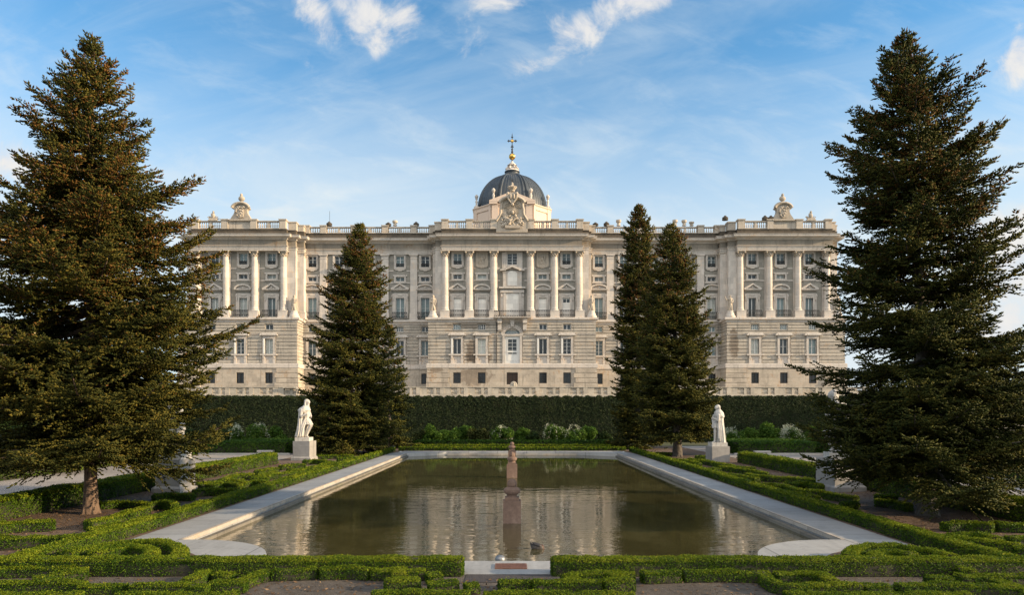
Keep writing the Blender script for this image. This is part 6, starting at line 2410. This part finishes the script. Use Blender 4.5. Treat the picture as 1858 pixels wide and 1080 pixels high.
conifer((-12.8, 53.4), 18.0, [(0, .12), (1, .65), (3.5, 1.9), (6.5, 2.9), (10, 3.4), (13, 3.75), (16.5, 3.75)], 23,
        'tall conifer left of the pool end, behind the cloaked statue', M['fir_far'], M['bark'], 1.2, 1.2, (.95, 0), .7, .32, None, 1, .12)
conifer((-11.3, 62.5), 11.2, [(0, .12), (1, .6), (3.5, 1.4), (6.5, 2.0), (10, 2.5), (12.5, 2.5)], 31,
        'shorter conifer tucked behind the tall one left of the pool end', M['fir_dark'], M['bark_dark'], .85, 1.6, (0, 0), .6, .24)
conifer((12.2, 50.4), 17.0, [(0, .12), (1, .8), (3, 1.7), (6.5, 2.7), (10, 3.2), (13, 3.5), (15.6, 3.2)], 44,
        'tall conifer right of the pool end, its bare trunk showing above the hedge', M['fir_far'], M['bark_dark'], 1.15, 1.25, (-.5, 0), 1.6, .34, None, 1, .14)
conifer((11.4, 61.5), 21.9, [(0, .12), (1.2, .8), (3.5, 1.6), (7, 2.2), (12, 2.5), (20, 2.6)], 57,
        'slimmer and higher brownish conifer behind the one right of the pool end', M['fir_far'], M['bark_dark'], 1.15, 1.4, (0, 0), .6, .32, None, 1, .14)


# ------------------------------------------------------------------ shrubs and broadleaf trees
M['shrub_leaf'] = foliage('shrub_leaf', [(0, (.028, .060, .012)), (.45, (.055, .110, .018)), (.8, (.10, .165, .026)), (1, (.15, .21, .04))], .35)
M['olive_leaf'] = foliage('olive_leaf', [(0, (.02, .03, .010)), (.5, (.045, .055, .016)), (1, (.09, .09, .025))], .25)
M['dark_leaf'] = foliage('dark_leaf', [(0, (.012, .024, .009)), (.5, (.026, .045, .013)), (1, (.055, .075, .02))], .2)
M['blossom'] = foliage('blossom', [(0, (.30, .33, .22)), (.5, (.45, .47, .37)), (1, (.60, .60, .53))], .2)


def puff_leaves(blobs, leaf, cover, seed, shell=.55):
    g = np.random.default_rng(seed)
    PV, OV = [], []
    for (cx, cy, cz, r) in blobs:
        n = int(cover * 4 * math.pi * r * r / (leaf * leaf * .75))
        v = g.normal(0, 1, (n, 3))
        v /= np.linalg.norm(v, axis=1, keepdims=True)
        rad = r * (1 - shell * g.random(n) ** 1.8) * (1 + .16 * np.sin(4 * v[:, 0] + cx * 3) * np.cos(3.3 * v[:, 1] - cz * 2) + g.normal(0, .07, n))
        PV.append(np.array([cx, cy, cz]) + v * rad[:, None])
        OV.append(v + np.array([0, 0, .3]))
    return np.concatenate(PV), np.concatenate(OV)


def shrub(x, y, rx, h, label, seed, mat='shrub_leaf', flowers=0.0, arching=False):
    rg = random.Random(seed)
    o = thing('flowering_shrub' if flowers else 'shrub', (x, y, 0), label, 'shrub', 'shrubs in front of the tall hedge wall')
    leaf = float(np.clip(y * .0017, .04, .14))
    blobs = []
    for k in range(11):
        a = rg.uniform(0, 6.28)
        q = rg.uniform(.1, .8)
        zz = rg.uniform(.25, .80) * h * (1 - .35 * q)
        blobs.append((q * rx * math.cos(a), q * rx * .7 * math.sin(a), zz, rg.uniform(.26, .42) * min(rx, h * .7)))
    p, ov = puff_leaves(blobs, leaf, 1.0, seed)
    ok = p[:, 2] > .03
    V, Fq = leaves(p[ok], ov[ok], leaf, .9, 1.7)
    put('foliage', np_mesh('foliage', V, Fq, M[mat]), o)
    st = MB()
    for b in blobs:
        st.tube([(rg.uniform(-.1, .1), rg.uniform(-.1, .1), -.05), (b[0] * .5, b[1] * .5, b[2] * .6), b[:3]], [.03, .02, .008], 4)
    st.build('stems', M['bark_dark'], o)
    if flowers:
        g = np.random.default_rng(seed + 1)
        P_ = []
        for k in range(int(flowers * 20)):
            a = g.uniform(0, 6.28)
            q = g.uniform(.0, .5) * rx
            c = np.array([q * math.cos(a), q * .7 * math.sin(a), h * g.uniform(.72, 1.0)])
            out = np.array([math.cos(a), math.sin(a) * .7, 0]) * rx * g.uniform(.35, .65)
            t = np.linspace(.15, 1, 16)[:, None]
            P_.append(c + out * t + np.array([0, 0, -1.0]) * h * g.uniform(.35, .7) * t ** 2 + g.normal(0, .05, (16, 3)))
        P_ = np.concatenate(P_)
        P_ = P_[P_[:, 2] > .15]
        P_ = np.repeat(P_, 3, axis=0) + g.normal(0, .05, (len(P_) * 3, 3))
        V, Fq = leaves(P_, g.normal(0, 1, P_.shape) + np.array([0, -.6, .5]), leaf * .55, .8, 1.0)
        put('blossom', np_mesh('blossom', V, Fq, M['blossom']), o)
    return o


def at(px, Y):
    return (px - 929.0) * Y / F


SH = [(766, 69.5, 1.1, 1.9, 'round green shrub at left end of the row below the hedge wall', 0, 'olive_leaf'), (787, 68.8, 1.5, 2.1, 'bushy green shrub third-left in the row below the hedge wall', 0, 'shrub_leaf'),
      (815, 69.2, 1.5, 2.0, 'dark green shrub below the hedge wall, left of centre', 0, 'shrub_leaf'), (840, 69.8, 1.5, 2.4, 'tallest yellow-green shrub below the hedge wall, left of the white arching one', 0, 'shrub_leaf'),
      (868, 69.0, 1.3, 1.9, 'low olive-green shrub touching the left white arching one', 0, 'olive_leaf'), (911, 68.2, 1.25, 2.0, 'white-flowering arching shrub left of the pool axis', 1.0, 'shrub_leaf'),
      (947, 69.4, 1.3, 2.0, 'green shrub just right of the pool axis below the hedge wall', 0, 'shrub_leaf'), (970, 69.0, 1.0, 1.6, 'small dark green shrub right of the pool axis', 0, 'dark_leaf'),
      (1006, 68.4, 1.5, 2.3, 'broad white-flowering shrub right of the pool axis, left of a second one', .6, 'shrub_leaf'), (1040, 68.4, 1.35, 2.1, 'white-flowering shrub right of the pool axis, the right one of two', .5, 'shrub_leaf'),
      (1070, 69.2, 1.2, 2.1, 'round green shrub right of the white-flowering pair', 0, 'shrub_leaf'), (1094, 69.8, .9, 1.6, 'dark shrub at right end of the row by the conifers', 0, 'dark_leaf'),
      (432, 66.5, 1.3, 2.2, 'white-flowering shrub behind the left hedge block, left one', 1.0, 'shrub_leaf'), (468, 66.0, 1.6, 2.3, 'white-flowering shrub behind the left hedge block, right one', 1.1, 'shrub_leaf'),
      (503, 66.5, 1.4, 1.9, 'green shrub between the white-flowering one and the cloaked statue', 0, 'shrub_leaf'), (402, 66.5, 1.4, 1.8, 'dark shrub by the big left conifer, behind the hedge block', 0, 'dark_leaf'),
      (1322, 65.5, 1.1, 1.9, 'pale-flowering shrub right beside the mantled statue', 1.0, 'shrub_leaf'), (1352, 66.5, 1.5, 2.0, 'green shrub behind the right hedge block, left one', 0, 'shrub_leaf'),
      (1390, 66.8, 1.7, 2.3, 'broad green shrub behind the right hedge block, middle one', 0, 'shrub_leaf'), (1433, 66.0, 1.5, 2.1, 'white-flowering shrub behind the right hedge block by the big conifer', 2.6, 'shrub_leaf'),
      (1480, 66.5, 1.6, 2.0, 'green shrub behind the lower branches of the big right conifer', 0, 'shrub_leaf'), (340, 66, 1.8, 2.0, 'green shrub seen through the big left conifer', 0, 'dark_leaf')]
for i, (px, Y, rx, h, lab, fl, mt) in enumerate(SH):
    shrub(at(px, Y), Y, rx, h, lab, 100 + i, mt, fl)


def broadleaf(x, y, h, r, label, seed, mat='dark_leaf', leaf=.2):
    rg = random.Random(seed)
    o = thing('broadleaf_tree', (x, y, 0), label, 'tree', 'broadleaf trees at the garden sides')
    blobs = []
    for k in range(20):
        a = rg.uniform(0, 6.28)
        q = rg.random() ** .6
        zz = h * rg.uniform(.28, .90)
        k_ = 1 - .5 * abs(zz / h - .5) * 1.4
        blobs.append((q * r * k_ * math.cos(a), q * r * k_ * math.sin(a), zz, r * rg.uniform(.26, .42)))
    p, ov = puff_leaves(blobs, leaf, .55, seed, .7)
    V, Fq = leaves(p, ov, leaf, .9, 1.6)
    put('crown', np_mesh('crown', V, Fq, M[mat]), o)
    tb = MB()
    tb.tube([(0, 0, -.1), (.1, 0, h * .25), (0, .1, h * .55), (.1, 0, h * .8)], [h * .035, h * .026, h * .017, h * .006], 9)
    for b in blobs:
        tb.tube([(0, 0, h * .22 + .2 * b[2]), (b[0] * .5, b[1] * .5, b[2] * .8), b[:3]], [h * .012, h * .008, h * .003], 5)
    tb.build('trunk', M['bark_dark'], o, smooth=50)
    return o


for i, (x, y, h, r, lab, mt) in enumerate((
        (-31, 44, 7.6, 3.2, 'dark leafy tree behind the big left conifer, left of its trunk', 'dark_leaf'), (-37, 58, 9.2, 3.8, 'leafy tree at left edge under the far tower block', 'olive_leaf'),
        (-44, 72, 10, 4.2, 'leafy tree far left beyond the garden', 'dark_leaf'),
        (-24.5, 36, 5.6, 2.4, 'small dark tree at left edge near the gravel path', 'dark_leaf'),
        (31, 50, 7.2, 3.2, 'leafy tree behind the big right conifer at its right', 'dark_leaf'), (40, 60, 8.6, 3.8, 'leafy tree at the right frame edge', 'olive_leaf'),
        (47, 72, 8, 4.0, 'leafy tree far right beyond the gravel path', 'dark_leaf'),
        (60, 82, 7.5, 4.2, 'rounded leafy tree at the right edge, farthest back', 'olive_leaf'), (-60, 88, 8.5, 4.4, 'rounded leafy tree at the left edge, farthest back', 'olive_leaf'))):
    broadleaf(x, y, h, r, lab, 300 + i, mt, float(np.clip(y * .0021, .06, .2)))

# ------------------------------------------------------------------ fallen needles, twigs and dry leaves on the bare earth
M['litter'] = foliage('litter', [(0, (.05, .03, .018)), (.5, (.11, .065, .035)), (1, (.24, .16, .09))], 0)
g = np.random.default_rng(77)
PL = []
for x0, x1, y0, y1, n in ((-15.8, -10.6, 15, 44, 9000), (10.6, 15.8, 15, 44, 9000), (-12, 12, 10.8, 13.2, 2600)):
    PL.append(np.stack([g.uniform(x0, x1, n), g.uniform(y0, y1, n), g.uniform(.002, .012, n)], 1))
PL = np.concatenate(PL)
V, Fq = leaves(PL, np.tile([0, 0, 1.0], (len(PL), 1)), .034, .25, 2.2)
kind(put('leaf_litter', np_mesh('leaf_litter', V, Fq, M['litter'])), 'stuff')

# ------------------------------------------------------------------ pale block in the town, through the left tree
M['plaster'] = stone('plaster', (.60, .44, .27), .12, grime=.2)
bx_, by_ = -152.0, 210.0
bd = thing('town_building', (bx_, by_, 0), 'sunlit cream tower block seen through the left conifer branches', 'building')
hz = EYE + (HOR - 584) * by_ / F
MB().box(-9, 9, -6, 6, -.1, hz - 3).build('wall', M['plaster'], bd)
MB().box(-3.4, 2.2, -5, 3, hz - 2.998, hz).build('roof_house', M['plaster'], bd)
MB().box(-9.4, 9.4, -6.4, 6.4, hz - 3.4, hz - 3.02).build('cornice', M['trim_stone'], bd)
wm = MB().box(-.7, .7, -.02, .1, 0, 1.7).mesh('window', PANES[0])
for i in range(5):
    for j in range(6):
        put('window', wm, bd, (-7 + 3.5 * i, -6.03, 3 + 3.6 * j))
